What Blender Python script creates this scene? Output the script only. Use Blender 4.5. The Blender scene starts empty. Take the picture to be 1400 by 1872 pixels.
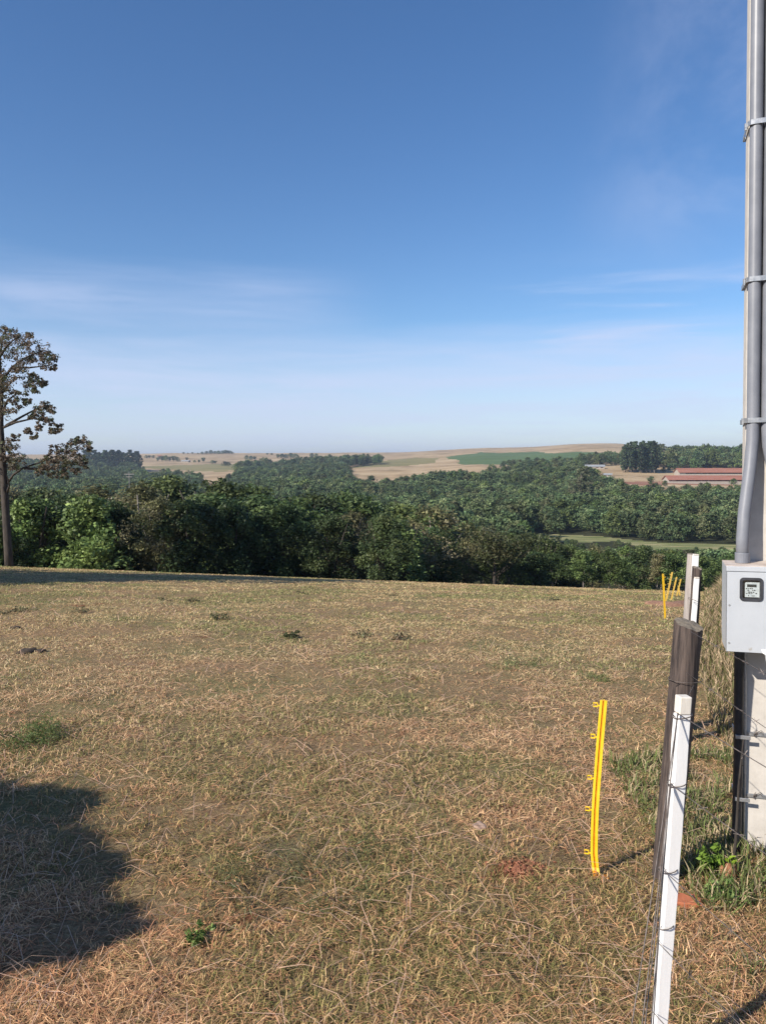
import bpy, bmesh, math, random
import numpy as np
from mathutils import Vector, Matrix
random.seed(7); RS = np.random.RandomState(11)
SC = bpy.context.scene
COL = SC.collection
R = math.radians
# ------------------------------------------------------------------ camera maths
CAMZ = 1.65; PITCH = R(3.6); F = 1404.0
SP, CP = math.sin(PITCH), math.cos(PITCH)
def ray(px, py):
    a = (px-700)/F; c = (936-py)/F
    return np.array([a, CP+c*SP, -SP+c*CP])
def P(px, py, y):
    r = ray(px, py); k = y/r[1]
    return Vector((r[0]*k, y, CAMZ+r[2]*k))
# ------------------------------------------------------------------ noise
def _h(ix, iy, s):
    n = (ix.astype(np.int64)*374761393 + iy.astype(np.int64)*668265263 + s*974634777) & 0xffffffff
    n = ((n ^ (n >> 13))*1274126177) & 0xffffffff
    return ((n ^ (n >> 16)) & 0xffff)/65535.0
def vn(x, y, s=0):
    x = np.asarray(x, float); y = np.asarray(y, float)
    ix = np.floor(x); iy = np.floor(y); fx = x-ix; fy = y-iy
    fx = fx*fx*(3-2*fx); fy = fy*fy*(3-2*fy)
    a = _h(ix, iy, s); b = _h(ix+1, iy, s); c = _h(ix, iy+1, s); d = _h(ix+1, iy+1, s)
    return (a*(1-fx)+b*fx)*(1-fy)+(c*(1-fx)+d*fx)*fy
def fbm(x, y, s=0, o=4):
    t = 0; a = .5; n = 0
    for i in range(o):
        t = t+a*vn(np.asarray(x)*2**i, np.asarray(y)*2**i, s+i*17); n += a; a *= .5
    return t/n
# ------------------------------------------------------------------ terrain
DK = np.array([130, 160, 200, 260, 350, 430, 520, 620, 720, 850, 1000, 1500, 2200, 3000, 4500, 7000], float)
PXK = np.array([-500, 0, 160, 300, 500, 700, 900, 1100, 1300, 1800], float)
def zy(d, py): return CAMZ-(py-848)/F*d
YT = { # pixel height of the ground per column at DK
-500: [1012,1000, 985, 965, 935, 918, 905, 893, 882, 870, 858, 838, 832, 832, 834, 838],
0:    [1012,1000, 985, 965, 935, 918, 905, 893, 882, 870, 858, 838, 832, 832, 834, 838],
160:  [1014,1002, 988, 965, 935, 918, 905, 895, 886, 876, 864, 842, 832, 832, 834, 838],
300:  [1016,1004, 990, 968, 940, 922, 910, 898, 888, 878, 868, 843, 829, 831, 834, 838],
500:  [1022,1010, 995, 970, 940, 920, 906, 894, 882, 872, 862, 846, 829, 831, 834, 838],
700:  [1030,1020,1003, 975, 942, 920, 902, 888, 876, 864, 854, 838, 828, 829, 833, 838],
900:  [1045,1030,1010, 978, 942, 918, 896, 879, 867, 854, 846, 828, 820, 823, 828, 838],
1100: [1060,1035,1005, 975, 942, 912, 886, 868, 856, 845, 836, 817, 811, 818, 828, 838],
1300: [1062,1035,1003, 975, 944, 914, 888, 872, 856, 846, 838, 828, 828, 832, 838, 842],
1800: [1066,1035,1003, 975, 944, 914, 888, 872, 856, 846, 838, 828, 828, 832, 838, 842]}
ZT = np.array([[zy(d, v) for d, v in zip(DK, YT[int(p)])] for p in PXK])
def T(x, y):
    x = np.asarray(x, float); y = np.asarray(y, float)
    yy = np.maximum(y, 0.0); lim = yy*.9+.5
    xc = np.clip(x, -lim, lim)
    near = -(.0595*yy+.0011*xc*yy+.00135*yy**2)
    dc = 35.0; zc = -(.0595*dc+.0011*xc/np.maximum(yy, dc)*dc*dc+.00135*dc**2)
    s = .0595+.0011*xc/np.maximum(yy, 1)*dc+.0945
    xr = xc/np.maximum(yy, dc)*dc
    zc = -(.0595*dc+.0011*xr*dc+.00135*dc**2)
    mid = zc-(yy-dc)*s*1.02
    px = 700+np.clip(xc/np.maximum(yy, 1)*F, -1200, 1100)
    ci = np.clip(np.searchsorted(PXK, px, side='right')-1, 0, len(PXK)-2)
    cf = (px-PXK[ci])/(PXK[ci+1]-PXK[ci]); cf = cf*cf*(3-2*cf)
    lg = np.log(np.clip(yy, DK[0], DK[-1]-1)); LD = np.log(DK)
    di = np.clip(np.searchsorted(LD, lg, side='right')-1, 0, len(DK)-2)
    df = (lg-LD[di])/(LD[di+1]-LD[di])
    far = (ZT[ci, di]*(1-df)+ZT[ci, di+1]*df)*(1-cf)+(ZT[ci+1, di]*(1-df)+ZT[ci+1, di+1]*df)*cf
    far = far+(fbm(x/90, y/90, 5, 3)-.5)*np.clip((yy-250)/400, 0, 1)*5
    t = np.clip((yy-100)/40, 0, 1); t = t*t*(3-2*t)
    m2 = mid*(1-t)+far*t
    z = np.where(yy <= dc, near, m2)
    k = np.clip(1.2-yy/60, 0, 1)
    z = z+(fbm(x/1.7, y/1.7, 3, 3)-.5)*.07*k+(fbm(x/.34, y/.34, 9, 2)-.5)*.05*np.clip(1.2-yy/15, 0, 1)
    return z
def Tz(x, y): return float(T(np.array([x]), np.array([y]))[0])
def G(px, py, y0=.8, y1=5000):
    r = ray(px, py); ys = np.exp(np.linspace(math.log(y0), math.log(y1), 6000))
    k = ys/r[1]; d = CAMZ+r[2]*k-T(r[0]*k, ys)
    i = np.where(d < 0)[0]
    j = i[0] if len(i) else len(ys)-1
    return Vector((float(r[0]*k[j]), float(ys[j]), Tz(r[0]*k[j], ys[j])))
def GD(px, d):  # ground point under image column px at depth d
    x = (px-700)/F*d
    return Vector((x, d, Tz(x, d)))
RED = G(943, 1590)
# ------------------------------------------------------------------ object helpers
def tag(o, label=None, cat=None, group=None, kind=None):
    if label: o['label'] = label
    if cat: o['category'] = cat
    if group: o['group'] = group
    if kind: o['kind'] = kind
    return o
def empty(name, loc=(0, 0, 0), rz=0, **k):
    o = bpy.data.objects.new(name, None); COL.objects.link(o)
    o.location = loc; o.rotation_euler = (0, 0, rz); o.empty_display_size = .2
    return tag(o, **k)
class MB:
    def __init__(s): s.v = []; s.f = []; s.m = []; s.mi = 0
    def add(s, v, f):
        b = len(s.v); s.v += [tuple(p) for p in v]; s.f += [tuple(b+i for i in q) for q in f]; s.m += [s.mi]*len(f)
        return s
    def box(s, lo, hi, M=None):
        x0, y0, z0 = lo; x1, y1, z1 = hi
        v = [Vector(p) for p in ((x0,y0,z0),(x1,y0,z0),(x1,y1,z0),(x0,y1,z0),(x0,y0,z1),(x1,y0,z1),(x1,y1,z1),(x0,y1,z1))]
        if M: v = [M @ p for p in v]
        return s.add(v, [(3,2,1,0),(4,5,6,7),(0,1,5,4),(1,2,6,5),(2,3,7,6),(3,0,4,7)])
    def tube(s, pts, rad, n=8, cap=True, sx=1.0):
        pts = [Vector(p) for p in pts]
        if not hasattr(rad, '__len__'): rad = [rad]*len(pts)
        vs = []; fs = []; up = Vector((0, 0, 1)); prev = None
        for i, p in enumerate(pts):
            t = (pts[min(i+1, len(pts)-1)]-pts[max(i-1, 0)]).normalized()
            a = prev if prev else (Vector((1, 0, 0)) if abs(t.z) > .8 else up)
            u = (a-t*a.dot(t)).normalized(); w = t.cross(u); prev = u
            for k in range(n):
                q = 2*math.pi*k/n
                vs.append(p+u*math.cos(q)*rad[i]*sx+w*math.sin(q)*rad[i])
        for i in range(len(pts)-1):
            for k in range(n):
                a = i*n+k; b = i*n+(k+1) % n
                fs.append((a, b, b+n, a+n))
        if cap: fs.append(tuple(range(n-1, -1, -1))); fs.append(tuple((len(pts)-1)*n+k for k in range(n)))
        return s.add(vs, fs)
    def build(s, name, mats, parent=None, smooth=False, bevel=0, link=True):
        me = bpy.data.meshes.new(name); me.from_pydata(s.v, [], s.f); me.update()
        for m in (mats if isinstance(mats, (list, tuple)) else [mats]): me.materials.append(m)
        me.polygons.foreach_set('material_index', s.m)
        if smooth: me.polygons.foreach_set('use_smooth', [True]*len(me.polygons))
        o = bpy.data.objects.new(name, me)
        if link: COL.objects.link(o)
        if parent: o.parent = parent
        if bevel:
            b = o.modifiers.new('bev', 'BEVEL'); b.width = bevel; b.segments = 2; b.limit_method = 'ANGLE'
        return o
def npmesh(name, V, Fa, mat, col=None, smooth=False, parent=None, link=True):
    """V (n,3); Fa list of arrays (m,k) faces; col (n,3)"""
    me = bpy.data.meshes.new(name)
    me.vertices.add(len(V)); me.vertices.foreach_set('co', np.asarray(V, np.float32).ravel())
    if not isinstance(Fa, list): Fa = [Fa]
    li = np.concatenate([f.ravel() for f in Fa]); tot = np.concatenate([np.full(len(f), f.shape[1]) for f in Fa])
    me.loops.add(len(li)); me.loops.foreach_set('vertex_index', li.astype(np.int32))
    st = np.concatenate([[0], np.cumsum(tot)[:-1]])
    me.polygons.add(len(tot)); me.polygons.foreach_set('loop_start', st.astype(np.int32))
    me.polygons.foreach_set('loop_total', tot.astype(np.int32))
    if smooth: me.polygons.foreach_set('use_smooth', np.ones(len(tot), bool))
    me.update(calc_edges=True)
    if col is not None:
        a = me.color_attributes.new('col', 'FLOAT_COLOR', 'POINT')
        c = np.ones((len(V), 4), np.float32); c[:, :3] = col
        a.data.foreach_set('color', c.ravel())
    me.materials.append(mat)
    o = bpy.data.objects.new(name, me)
    if link: COL.objects.link(o)
    if parent: o.parent = parent
    return o
def kids(o): return list(o.children)
def copy_tree(o, parent=None):
    ch = kids(o)
    c = o.copy(); COL.objects.link(c)
    if parent: c.parent = parent
    for k in ch: copy_tree(k, c)
    return c
# ------------------------------------------------------------------ materials
def newmat(name):
    m = bpy.data.materials.new(name); m.use_nodes = True; nt = m.node_tree
    for n in list(nt.nodes): nt.nodes.remove(n)
    out = nt.nodes.new('ShaderNodeOutputMaterial')
    return m, nt, out
def N(nt, t, **k):
    n = nt.nodes.new(t)
    for a, b in k.items():
        if a == 'ins':
            for i, v in b.items(): n.inputs[i].default_value = v
        else: setattr(n, a, b)
    return n
def ramp(nt, fac, stops):
    r = nt.nodes.new('ShaderNodeValToRGB'); e = r.color_ramp.elements
    while len(e) < len(stops): e.new(.5)
    for i, (p, c) in enumerate(stops): e[i].position = p; e[i].color = (*c, 1)
    nt.links.new(fac, r.inputs[0]); return r
def solid(name, c1, c2=None, scale=20, rough=.6, bump=0, stretch=(1, 1, 1), metal=0, spots=None, thr=(.35, .65), bdist=.004):
    m, nt, out = newmat(name); L = nt.links.new
    b = N(nt, 'ShaderNodeBsdfPrincipled'); b.inputs['Roughness'].default_value = rough; b.inputs['Metallic'].default_value = metal
    L(b.outputs[0], out.inputs[0])
    tc = N(nt, 'ShaderNodeTexCoord'); mp = N(nt, 'ShaderNodeMapping'); mp.inputs['Scale'].default_value = stretch
    L(tc.outputs['Object'], mp.inputs[0])
    nz = N(nt, 'ShaderNodeTexNoise', ins={'Scale': scale, 'Detail': 6, 'Roughness': .65}); L(mp.outputs[0], nz.inputs['Vector'])
    r = ramp(nt, nz.outputs[0], [(thr[0], c1), (thr[1], c2 or c1)]); colr = r.outputs[0]
    if spots:
        n2 = N(nt, 'ShaderNodeTexNoise', ins={'Scale': spots[1], 'Detail': 5, 'Roughness': .7}); L(mp.outputs[0], n2.inputs['Vector'])
        r2 = ramp(nt, n2.outputs[0], [(spots[2], (0, 0, 0)), (spots[2]+.06, (1, 1, 1))])
        mx = N(nt, 'ShaderNodeMix', data_type='RGBA'); L(r2.outputs[0], mx.inputs[0]); L(colr, mx.inputs[6]); mx.inputs[7].default_value = (*spots[0], 1)
        colr = mx.outputs[2]
    L(colr, b.inputs['Base Color'])
    if bump:
        bp = N(nt, 'ShaderNodeBump', ins={'Strength': bump, 'Distance': bdist}); L(nz.outputs[0], bp.inputs['Height']); L(bp.outputs[0], b.inputs['Normal'])
    return m
def leafmat(name, trans=.3, var=.35, rough=.5):
    m, nt, out = newmat(name); L = nt.links.new
    at = N(nt, 'ShaderNodeAttribute', attribute_name='col')
    oi = N(nt, 'ShaderNodeObjectInfo')
    hs = N(nt, 'ShaderNodeHueSaturation')
    mr = N(nt, 'ShaderNodeMapRange', ins={3: 1-var, 4: 1+var}); L(oi.outputs['Random'], mr.inputs[0]); L(mr.outputs[0], hs.inputs['Value'])
    ml = N(nt, 'ShaderNodeMath', operation='MULTIPLY', ins={1: 7.31}); fr = N(nt, 'ShaderNodeMath', operation='FRACT'); L(oi.outputs['Random'], ml.inputs[0]); L(ml.outputs[0], fr.inputs[0])
    m2 = N(nt, 'ShaderNodeMapRange', ins={3: .475, 4: .51}); L(fr.outputs[0], m2.inputs[0]); L(m2.outputs[0], hs.inputs['Hue'])
    L(at.outputs['Color'], hs.inputs['Color'])
    b = N(nt, 'ShaderNodeBsdfPrincipled', ins={'Roughness': rough}); b.inputs['Specular IOR Level'].default_value = .25
    t = N(nt, 'ShaderNodeBsdfTranslucent'); mx = N(nt, 'ShaderNodeMixShader', ins={0: trans})
    L(hs.outputs[0], b.inputs['Base Color']); L(hs.outputs[0], t.inputs[0])
    L(b.outputs[0], mx.inputs[1]); L(t.outputs[0], mx.inputs[2]); L(mx.outputs[0], out.inputs[0])
    return m
M = {}
M['leaf'] = leafmat('leaf')
M['farleaf'] = leafmat('far_leaf', .15, .42, .8)
M['grass'] = leafmat('grass_blade', .2, 0, .6)
M['bark'] = solid('bark', (.028, .022, .018), (.075, .06, .048), 9, .9, .8, (1, 1, .25), bdist=.03)
M['palebark'] = solid('pale_bark', (.16, .13, .11), (.32, .28, .24), 9, .9, .5, (1, 1, .25), bdist=.02)
M['darkwood'] = solid('dark_wood', (.02, .014, .013), (.1, .073, .06), 75, .85, 1, (1, 1, .03), spots=((.19, .15, .13), 60, .66), thr=(.38, .62))
M['greywood'] = solid('grey_wood', (.22, .19, .175), (.42, .375, .34), 30, .85, .6, (1, 1, .06), spots=((.1, .07, .06), 22, .63))
M['endgrain'] = solid('end_grain', (.12, .1, .075), (.24, .2, .15), 60, .9, .6)
M['white'] = solid('white_paint', (.78, .76, .73), (.86, .85, .83), 14, .55, .35, (1, 1, .15), spots=((.42, .34, .26), 34, .66))
M['tipwood'] = solid('worn_paint', (.62, .55, .45), (.75, .7, .62), 30, .8, .4, (1, 1, .2))
M['concrete'] = solid('concrete', (.45, .415, .37), (.54, .5, .45), 14, .9, .5, spots=((.3, .26, .22), 55, .72))
M['pvc'] = solid('grey_pvc', (.165, .172, .195), (.2, .207, .23), 12, .42, .05, spots=((.5, .5, .52), 30, .74))
M['blackpipe'] = solid('black_pipe', (.012, .012, .015), (.03, .03, .034), 15, .4, .15, spots=((.1, .05, .03), 18, .68))
M['steel'] = solid('galvanised', (.32, .33, .34), (.5, .5, .5), 60, .4, .1, metal=.7)
M['boxpaint'] = solid('box_paint', (.4, .42, .445), (.44, .46, .485), 7, .38, .04, spots=((.34, .33, .31), 16, .64))
M['boxtop'] = solid('box_top_dust', (.42, .33, .26), (.6, .52, .45), 22, .75, .2)
M['rubber'] = solid('gasket', (.02, .022, .028), (.045, .045, .05), 30, .5)
M['dial'] = solid('meter_face', (.42, .47, .47), (.55, .6, .6), 90, .5)
M['lcd'] = solid('lcd', (.03, .035, .035), (.05, .055, .05), 60, .3)
M['wire'] = solid('wire', (.1, .085, .075), (.24, .2, .18), 40, .6, metal=.6)
M['rust'] = solid('rust', (.16, .06, .03), (.3, .14, .07), 50, .9, .5)
M['yellow'] = solid('yellow_plastic', (.74, .45, .01), (.84, .55, .03), 9, .45, .1, spots=((.5, .3, .06), 34, .66))
M['paleyellow'] = solid('sunbleached_yellow', (.68, .45, .07), (.75, .53, .14), 30, .6, .05)
M['orange'] = solid('orange_plastic', (.6, .2, .005), (.75, .28, .01), 30, .55)
M['brick'] = solid('clay_brick', (.34, .1, .045), (.5, .17, .08), 30, .9, .6, spots=((.25, .14, .09), 40, .62))
M['rooftile'] = solid('clay_roof', (.24, .095, .06), (.33, .145, .1), .4, .85, .2, (.2, 4, 1), bdist=.05)
M['wallwhite'] = solid('white_wall', (.3, .26, .22), (.38, .34, .29), .8, .9)
M['darkfitting'] = solid('dark_fitting', (.07, .05, .045), (.12, .1, .09), 1, .9)  # plain dark brown for house windows and pole insulators
M['zinc'] = solid('zinc_roof', (.27, .28, .28), (.33, .34, .34), .6, .5)
M['dung'] = solid('dung', (.03, .022, .015), (.08, .055, .035), 30, .95, .9, bdist=.01)
M['earth'] = solid('bare_earth', (.2, .095, .055), (.36, .2, .12), 14, .95, .9, bdist=.02)
M['redearth'] = solid('red_earth_crumbs', (.2, .07, .035), (.38, .16, .09), 30, .95, 1, bdist=.03)
M['clod'] = solid('pale_clod', (.34, .22, .16), (.42, .3, .22), 30, .95, .8, bdist=.01)
M['seal'] = solid('white_plastic', (.75, .75, .75), (.82, .82, .82), 30, .4)
def glassmat():
    m, nt, out = newmat('window_glass'); L = nt.links.new
    g = N(nt, 'ShaderNodeBsdfGlossy', ins={'Roughness': .05}); t = N(nt, 'ShaderNodeBsdfTransparent'); x = N(nt, 'ShaderNodeMixShader', ins={0: .12})
    L(t.outputs[0], x.inputs[1]); L(g.outputs[0], x.inputs[2]); L(x.outputs[0], out.inputs[0]); return m
M['glass'] = glassmat()
def groundmat(name, kind):
    m, nt, out = newmat(name); L = nt.links.new
    b = N(nt, 'ShaderNodeBsdfPrincipled', ins={'Roughness': .95}); b.inputs['Specular IOR Level'].default_value = .1
    L(b.outputs[0], out.inputs[0]); g = N(nt, 'ShaderNodeNewGeometry')
    def nz(s, d=5, r=.6, st=None):
        v = g.outputs['Position']
        if st:
            mp = N(nt, 'ShaderNodeMapping'); mp.inputs['Scale'].default_value = st; L(v, mp.inputs[0]); v = mp.outputs[0]
        n = N(nt, 'ShaderNodeTexNoise', ins={'Scale': s, 'Detail': d, 'Roughness': r}); L(v, n.inputs['Vector']); return n.outputs[0]
    def mix(f, a, c, blend='MIX'):
        x = N(nt, 'ShaderNodeMix', data_type='RGBA', blend_type=blend)
        if isinstance(f, float): x.inputs[0].default_value = f
        else: L(f, x.inputs[0])
        L(a, x.inputs[6]); L(c, x.inputs[7]); return x.outputs[2]
    if kind == 'pasture':
        base = ramp(nt, nz(38, 6, .75), [(.3, (.12, .07, .04)), (.5, (.3, .2, .11)), (.66, (.46, .34, .19))]).outputs[0]
        gr = ramp(nt, nz(30, 6, .75), [(.3, (.1, .085, .04)), (.66, (.33, .28, .13))]).outputs[0]
        c = mix(ramp(nt, nz(.55, 4, .6), [(.42, (0, 0, 0)), (.62, (1, 1, 1))]).outputs[0], base, gr)
        soil = ramp(nt, nz(50, 4), [(.3, (.12, .045, .024)), (.7, (.27, .11, .06))]).outputs[0]
        c = mix(ramp(nt, nz(1.3, 5, .7), [(.62, (0, 0, 0)), (.7, (1, 1, 1))]).outputs[0], c, soil)
        vm = N(nt, 'ShaderNodeVectorMath', operation='DISTANCE'); L(g.outputs['Position'], vm.inputs[0]); vm.inputs[1].default_value = (RED.x, RED.y, RED.z)
        ad = N(nt, 'ShaderNodeMath', operation='MULTIPLY_ADD', ins={1: .22, 2: 0.0}); L(nz(14, 4, .7), ad.inputs[0])
        sb = N(nt, 'ShaderNodeMath', operation='ADD'); L(vm.outputs['Value'], sb.inputs[0]); L(ad.outputs[0], sb.inputs[1])
        c = mix(ramp(nt, sb.outputs[0], [(.16, (1, 1, 1)), (.27, (0, 0, 0))]).outputs[0], c, ramp(nt, nz(60, 4), [(.3, (.17, .055, .028)), (.7, (.33, .125, .06))]).outputs[0])
        h = nz(45, 8, .8); dist = .03
    elif kind == 'brown':
        c = ramp(nt, nz(.012, 6, .6, (1, 1.6, 1)), [(.35, (.3, .21, .12)), (.5, (.4, .29, .17)), (.65, (.47, .36, .22))]).outputs[0]
        rd = ramp(nt, nz(.06, 3, .5), [(.2, (.2, .17, .08)), (.8, (.34, .22, .14))]).outputs[0]
        c = mix(ramp(nt, nz(.02, 4), [(.52, (0, 0, 0)), (.62, (1, 1, 1))]).outputs[0], c, rd); h = nz(.3); dist = .4
    elif kind == 'green':
        c = ramp(nt, nz(.03, 6, .6, (.3, 1.6, 1)), [(.3, (.075, .12, .045)), (.7, (.12, .17, .07))]).outputs[0]; h = nz(.5); dist = .4
    elif kind == 'olive':
        c = ramp(nt, nz(.03, 6, .6, (.5, 1.6, 1)), [(.3, (.17, .16, .065)), (.7, (.28, .23, .11))]).outputs[0]; h = nz(.5); dist = .4
    elif kind == 'meadow':
        c = ramp(nt, nz(.1, 6, .6, (.6, 1.6, 1)), [(.35, (.12, .15, .055)), (.5, (.2, .21, .09)), (.62, (.33, .29, .15))]).outputs[0]; h = nz(.7); dist = .3
    elif kind == 'redsoil':
        c = ramp(nt, nz(.05, 6, .6), [(.3, (.24, .11, .07)), (.7, (.33, .19, .13))]).outputs[0]; h = nz(.7); dist = .2
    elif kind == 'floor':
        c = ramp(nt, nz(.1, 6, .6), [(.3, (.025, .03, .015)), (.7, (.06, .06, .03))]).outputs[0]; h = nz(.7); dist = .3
    L(c, b.inputs['Base Color'])
    bp = N(nt, 'ShaderNodeBump', ins={'Strength': .9, 'Distance': dist}); L(h, bp.inputs['Height']); L(bp.outputs[0], b.inputs['Normal'])
    return m
# ------------------------------------------------------------------ terrain sheets
def inpoly(px, py, poly):
    x = np.asarray(px); y = np.asarray(py); c = np.zeros(x.shape, bool); n = len(poly)
    for i in range(n):
        x0, y0 = poly[i]; x1, y1 = poly[(i+1) % n]
        hit = ((y0 > y) != (y1 > y)) & (x < (x1-x0)*(y-y0)/((y1-y0) if y1 != y0 else 1e-9)+x0)
        c ^= hit
    return c
# plots of land, as corner points (x, depth) in metres; columns quoted as tangent*F+700
def plot(*c): return [((px-700)/F, math.log(d)) for px, d in c]
def inplot(x, y, pl): 
    yy = np.maximum(y, 1)
    return inpoly(x/yy, np.log(yy), pl)
PL = dict(
 meadow=[plot((985, 236), (1060, 222), (1130, 226), (1190, 196), (1500, 190), (1520, 212), (1300, 214), (1190, 222), (1100, 244), (1000, 258))],
 redsoil=[plot((1205, 535), (1900, 520), (1900, 600), (1215, 590)), plot((1140, 525), (1215, 515), (1205, 560), (1135, 555))],
 green=[plot((812, 1280), (850, 980), (870, 900), (1160, 860), (1160, 1050), (1010, 1230), (980, 1420), (880, 1520))],
 olive=[plot((640, 1000), (700, 1000), (790, 1080), (812, 1280), (760, 1400), (690, 1250)),
        plot((245, 1150), (400, 1050), (560, 1080), (540, 1300), (420, 1400), (300, 1240)),
        plot((960, 680), (1060, 660), (1100, 690), (1040, 790), (940, 780))])
az = np.concatenate([np.linspace(-math.pi, -.85, 70)[:-1], np.linspace(-.85, -.62, 40)[:-1], np.linspace(-.62, .62, 760), np.linspace(.62, .85, 40)[1:], np.linspace(.85, math.pi, 70)[1:-1]])
rr = np.concatenate([[.35], np.exp(np.linspace(math.log(.6), math.log(1.5), 30))[:-1], np.exp(np.linspace(math.log(1.5), math.log(14), 200))[:-1], np.exp(np.linspace(math.log(14), math.log(45), 130)), np.exp(np.linspace(math.log(46), math.log(6800), 330))])
A, RR = np.meshgrid(az, rr); X = RR*np.sin(A); Y = RR*np.cos(A); Z = T(X, Y)
na, nr = len(az), len(rr)
i0 = (np.arange(nr-1)[:, None]*na+np.arange(na)[None, :]); i1 = np.roll(i0, -1, axis=1)
quads = np.stack([i0, i1, i1+na, i0+na], -1).reshape(-1, 4)[:, ::-1]
V = np.stack([X, Y, Z], -1).reshape(-1, 3)
cen = V[quads].mean(1); cx, cy = cen[:, 0], cen[:, 1]
wob = (fbm(cx/25, cy/25, 31, 2)-.5)*.012; 
which = np.zeros(len(quads), int)
front = cy > 5
upx = 700+cx/np.maximum(cy, 1)*F
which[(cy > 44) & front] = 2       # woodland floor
FARD = np.interp(upx, [-500, 0, 150, 262, 275, 400, 450, 630, 650, 760, 880, 960, 1050, 1100, 1160, 1300, 1900],
                      [1000, 1000, 1020, 1020, 520, 560, 1000, 1020, 560, 560, 630, 715, 715, 500, 455, 440, 440])
which[(cy > FARD) & front] = 1     # dry ploughed land
names = ['meadow', 'redsoil', 'green', 'olive']
for k, nme in enumerate(names):
    for pl in PL[nme]:
        which[inplot(cx+wob*cy, cy*(1+wob), pl) & front] = 3+k
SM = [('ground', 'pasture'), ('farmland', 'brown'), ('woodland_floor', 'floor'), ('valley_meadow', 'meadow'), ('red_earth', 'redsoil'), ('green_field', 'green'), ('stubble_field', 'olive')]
cidx = len(V)
for k, (nme, kd) in enumerate(SM):
    q = quads[which == k]
    u, inv = np.unique(q, return_inverse=True)
    VV = V[u]; Fs = [inv.reshape(q.shape)]
    if k == 0:   # close the disc under the camera
        ring = np.searchsorted(u, np.arange(na)); VV = np.vstack([VV, [[0, 0, Tz(0, 0)]]]); c = len(VV)-1
        Fs.append(np.stack([np.roll(ring, -1), ring, np.full(na, c)], 1)[:, ::-1][:, ::-1])
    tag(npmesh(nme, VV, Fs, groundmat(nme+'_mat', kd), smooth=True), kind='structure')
# ------------------------------------------------------------------ grass
def blades(name, n, ys, xs, L, W, inc, head, col, label_kind=True, bend=.35, mat='grass', zoff=0):
    z = T(xs, ys)+zoff
    d = np.stack([np.cos(head)*np.cos(inc), np.sin(head)*np.cos(inc), np.sin(inc)], -1)
    s = np.stack([-np.sin(head), np.cos(head), RS.uniform(-.5, .5, n)], -1)
    s /= np.linalg.norm(s, axis=1)[:, None]
    B = np.stack([xs, ys, z], -1)
    m = B+d*(L*.5)[:, None]+np.stack([np.zeros(n), np.zeros(n), L*.12], -1)
    side = s*(RS.uniform(-bend, bend, n)*L)[:, None]
    e = B+d*(L)[:, None]+side; e[:, 2] -= L*.12*np.abs(np.cos(inc))
    m[:, 2] = np.maximum(m[:, 2], T(m[:, 0], m[:, 1])+.009); e[:, 2] = np.maximum(e[:, 2], T(e[:, 0], e[:, 1])+.007)
    w = (W*.5)[:, None]*s
    V = np.stack([B-w, B+w, m+w*.85, m-w*.85, e], 1).reshape(-1, 3)
    b = np.arange(n)*5
    q = np.stack([b, b+1, b+2, b+3], 1); t = np.stack([b+3, b+2, b+4], 1)
    return npmesh(name, V, [q, t], M[mat], np.repeat(col, 5, axis=0))
def patchy(x, y):
    g = fbm(x/1.9, y/1.9, 21, 4)+.35*(fbm(x/.5, y/.5, 77, 3)-.5)
    g = np.clip((g-.47)/.14, 0, 1)
    g = np.maximum(g, np.clip((x-(.9+.05*y))/.5, 0, 1)*.75*np.clip((9-y)/6, 0, 1))
    r = np.clip((fbm(x/.9, y/.9, 51, 4)-.54+.03*np.clip((7-y)/4, 0, 1))/.08, 0, 1)
    r = np.maximum(r, np.clip(1.3-np.hypot(x-RED.x, (y-RED.y)*.8)/.13, 0, 1))
    return g, r
STRAW = np.array([[.66, .49, .27], [.56, .4, .215], [.42, .27, .145], [.76, .6, .36], [.52, .33, .19]])
GREEN = np.array([[.2, .215, .08], [.27, .265, .105], [.13, .16, .055], [.38, .34, .15], [.48, .39, .2]])
def gcol(x, y, n, gboost=0):
    g, r = patchy(x, y); g = np.clip(g*.62+.16+gboost+.1*np.clip((y-5)/5, 0, 1), 0, 1)
    isg = RS.rand(n) < g
    c = np.where(isg[:, None], GREEN[RS.randint(0, 5, n)], STRAW[RS.randint(0, 5, n)])
    red = (r*.36)[:, None]; c = c*(1-red)+c*np.array([.92, .66, .55])*red
    nr2 = (np.clip((9-y)/6, 0, 1)*.95)[:, None]; c = c*(1-nr2)+c*np.array([1.03, .88, .77])*nr2
    fr2 = (np.clip((y-6)/5, 0, 1))[:, None]; c = c*(1-fr2)+c*np.array([.98, 1.02, .9])*fr2
    return c*RS.uniform(.58, 1.42, n)[:, None]
def wedge(n, y0, y1, pw=1.0, k=.72, pad=.9):
    u = RS.rand(n); y = y0*(y1/y0)**u if pw == 1 else (y0**(1-pw)+(y1**(1-pw)-y0**(1-pw))*u)**(1/(1-pw))
    x = RS.uniform(-1, 1, n)*(k*y+pad); return x, y
# matted straw lying on the ground
n = 520000; x, y = wedge(n, .9, 40, .85)
keep = fbm(x/.16, y/.16, 61, 2)+RS.rand(n)*.35 > .48; keep &= (patchy(x, y)[1] < .6) | (RS.rand(n) < .3); x, y = x[keep], y[keep]; n = len(x)
L = RS.uniform(.03, .11, n)*(1+.018*y); W = .0009+.00042*y+RS.rand(n)*.0009
tag(blades('straw_litter', n, y, x, L, W, RS.uniform(-.02, .3, n), RS.uniform(0, 6.3, n), gcol(x, y, n, -.18)),
    'mown dry straw lying matted over the pasture', 'straw', kind='stuff')
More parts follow.
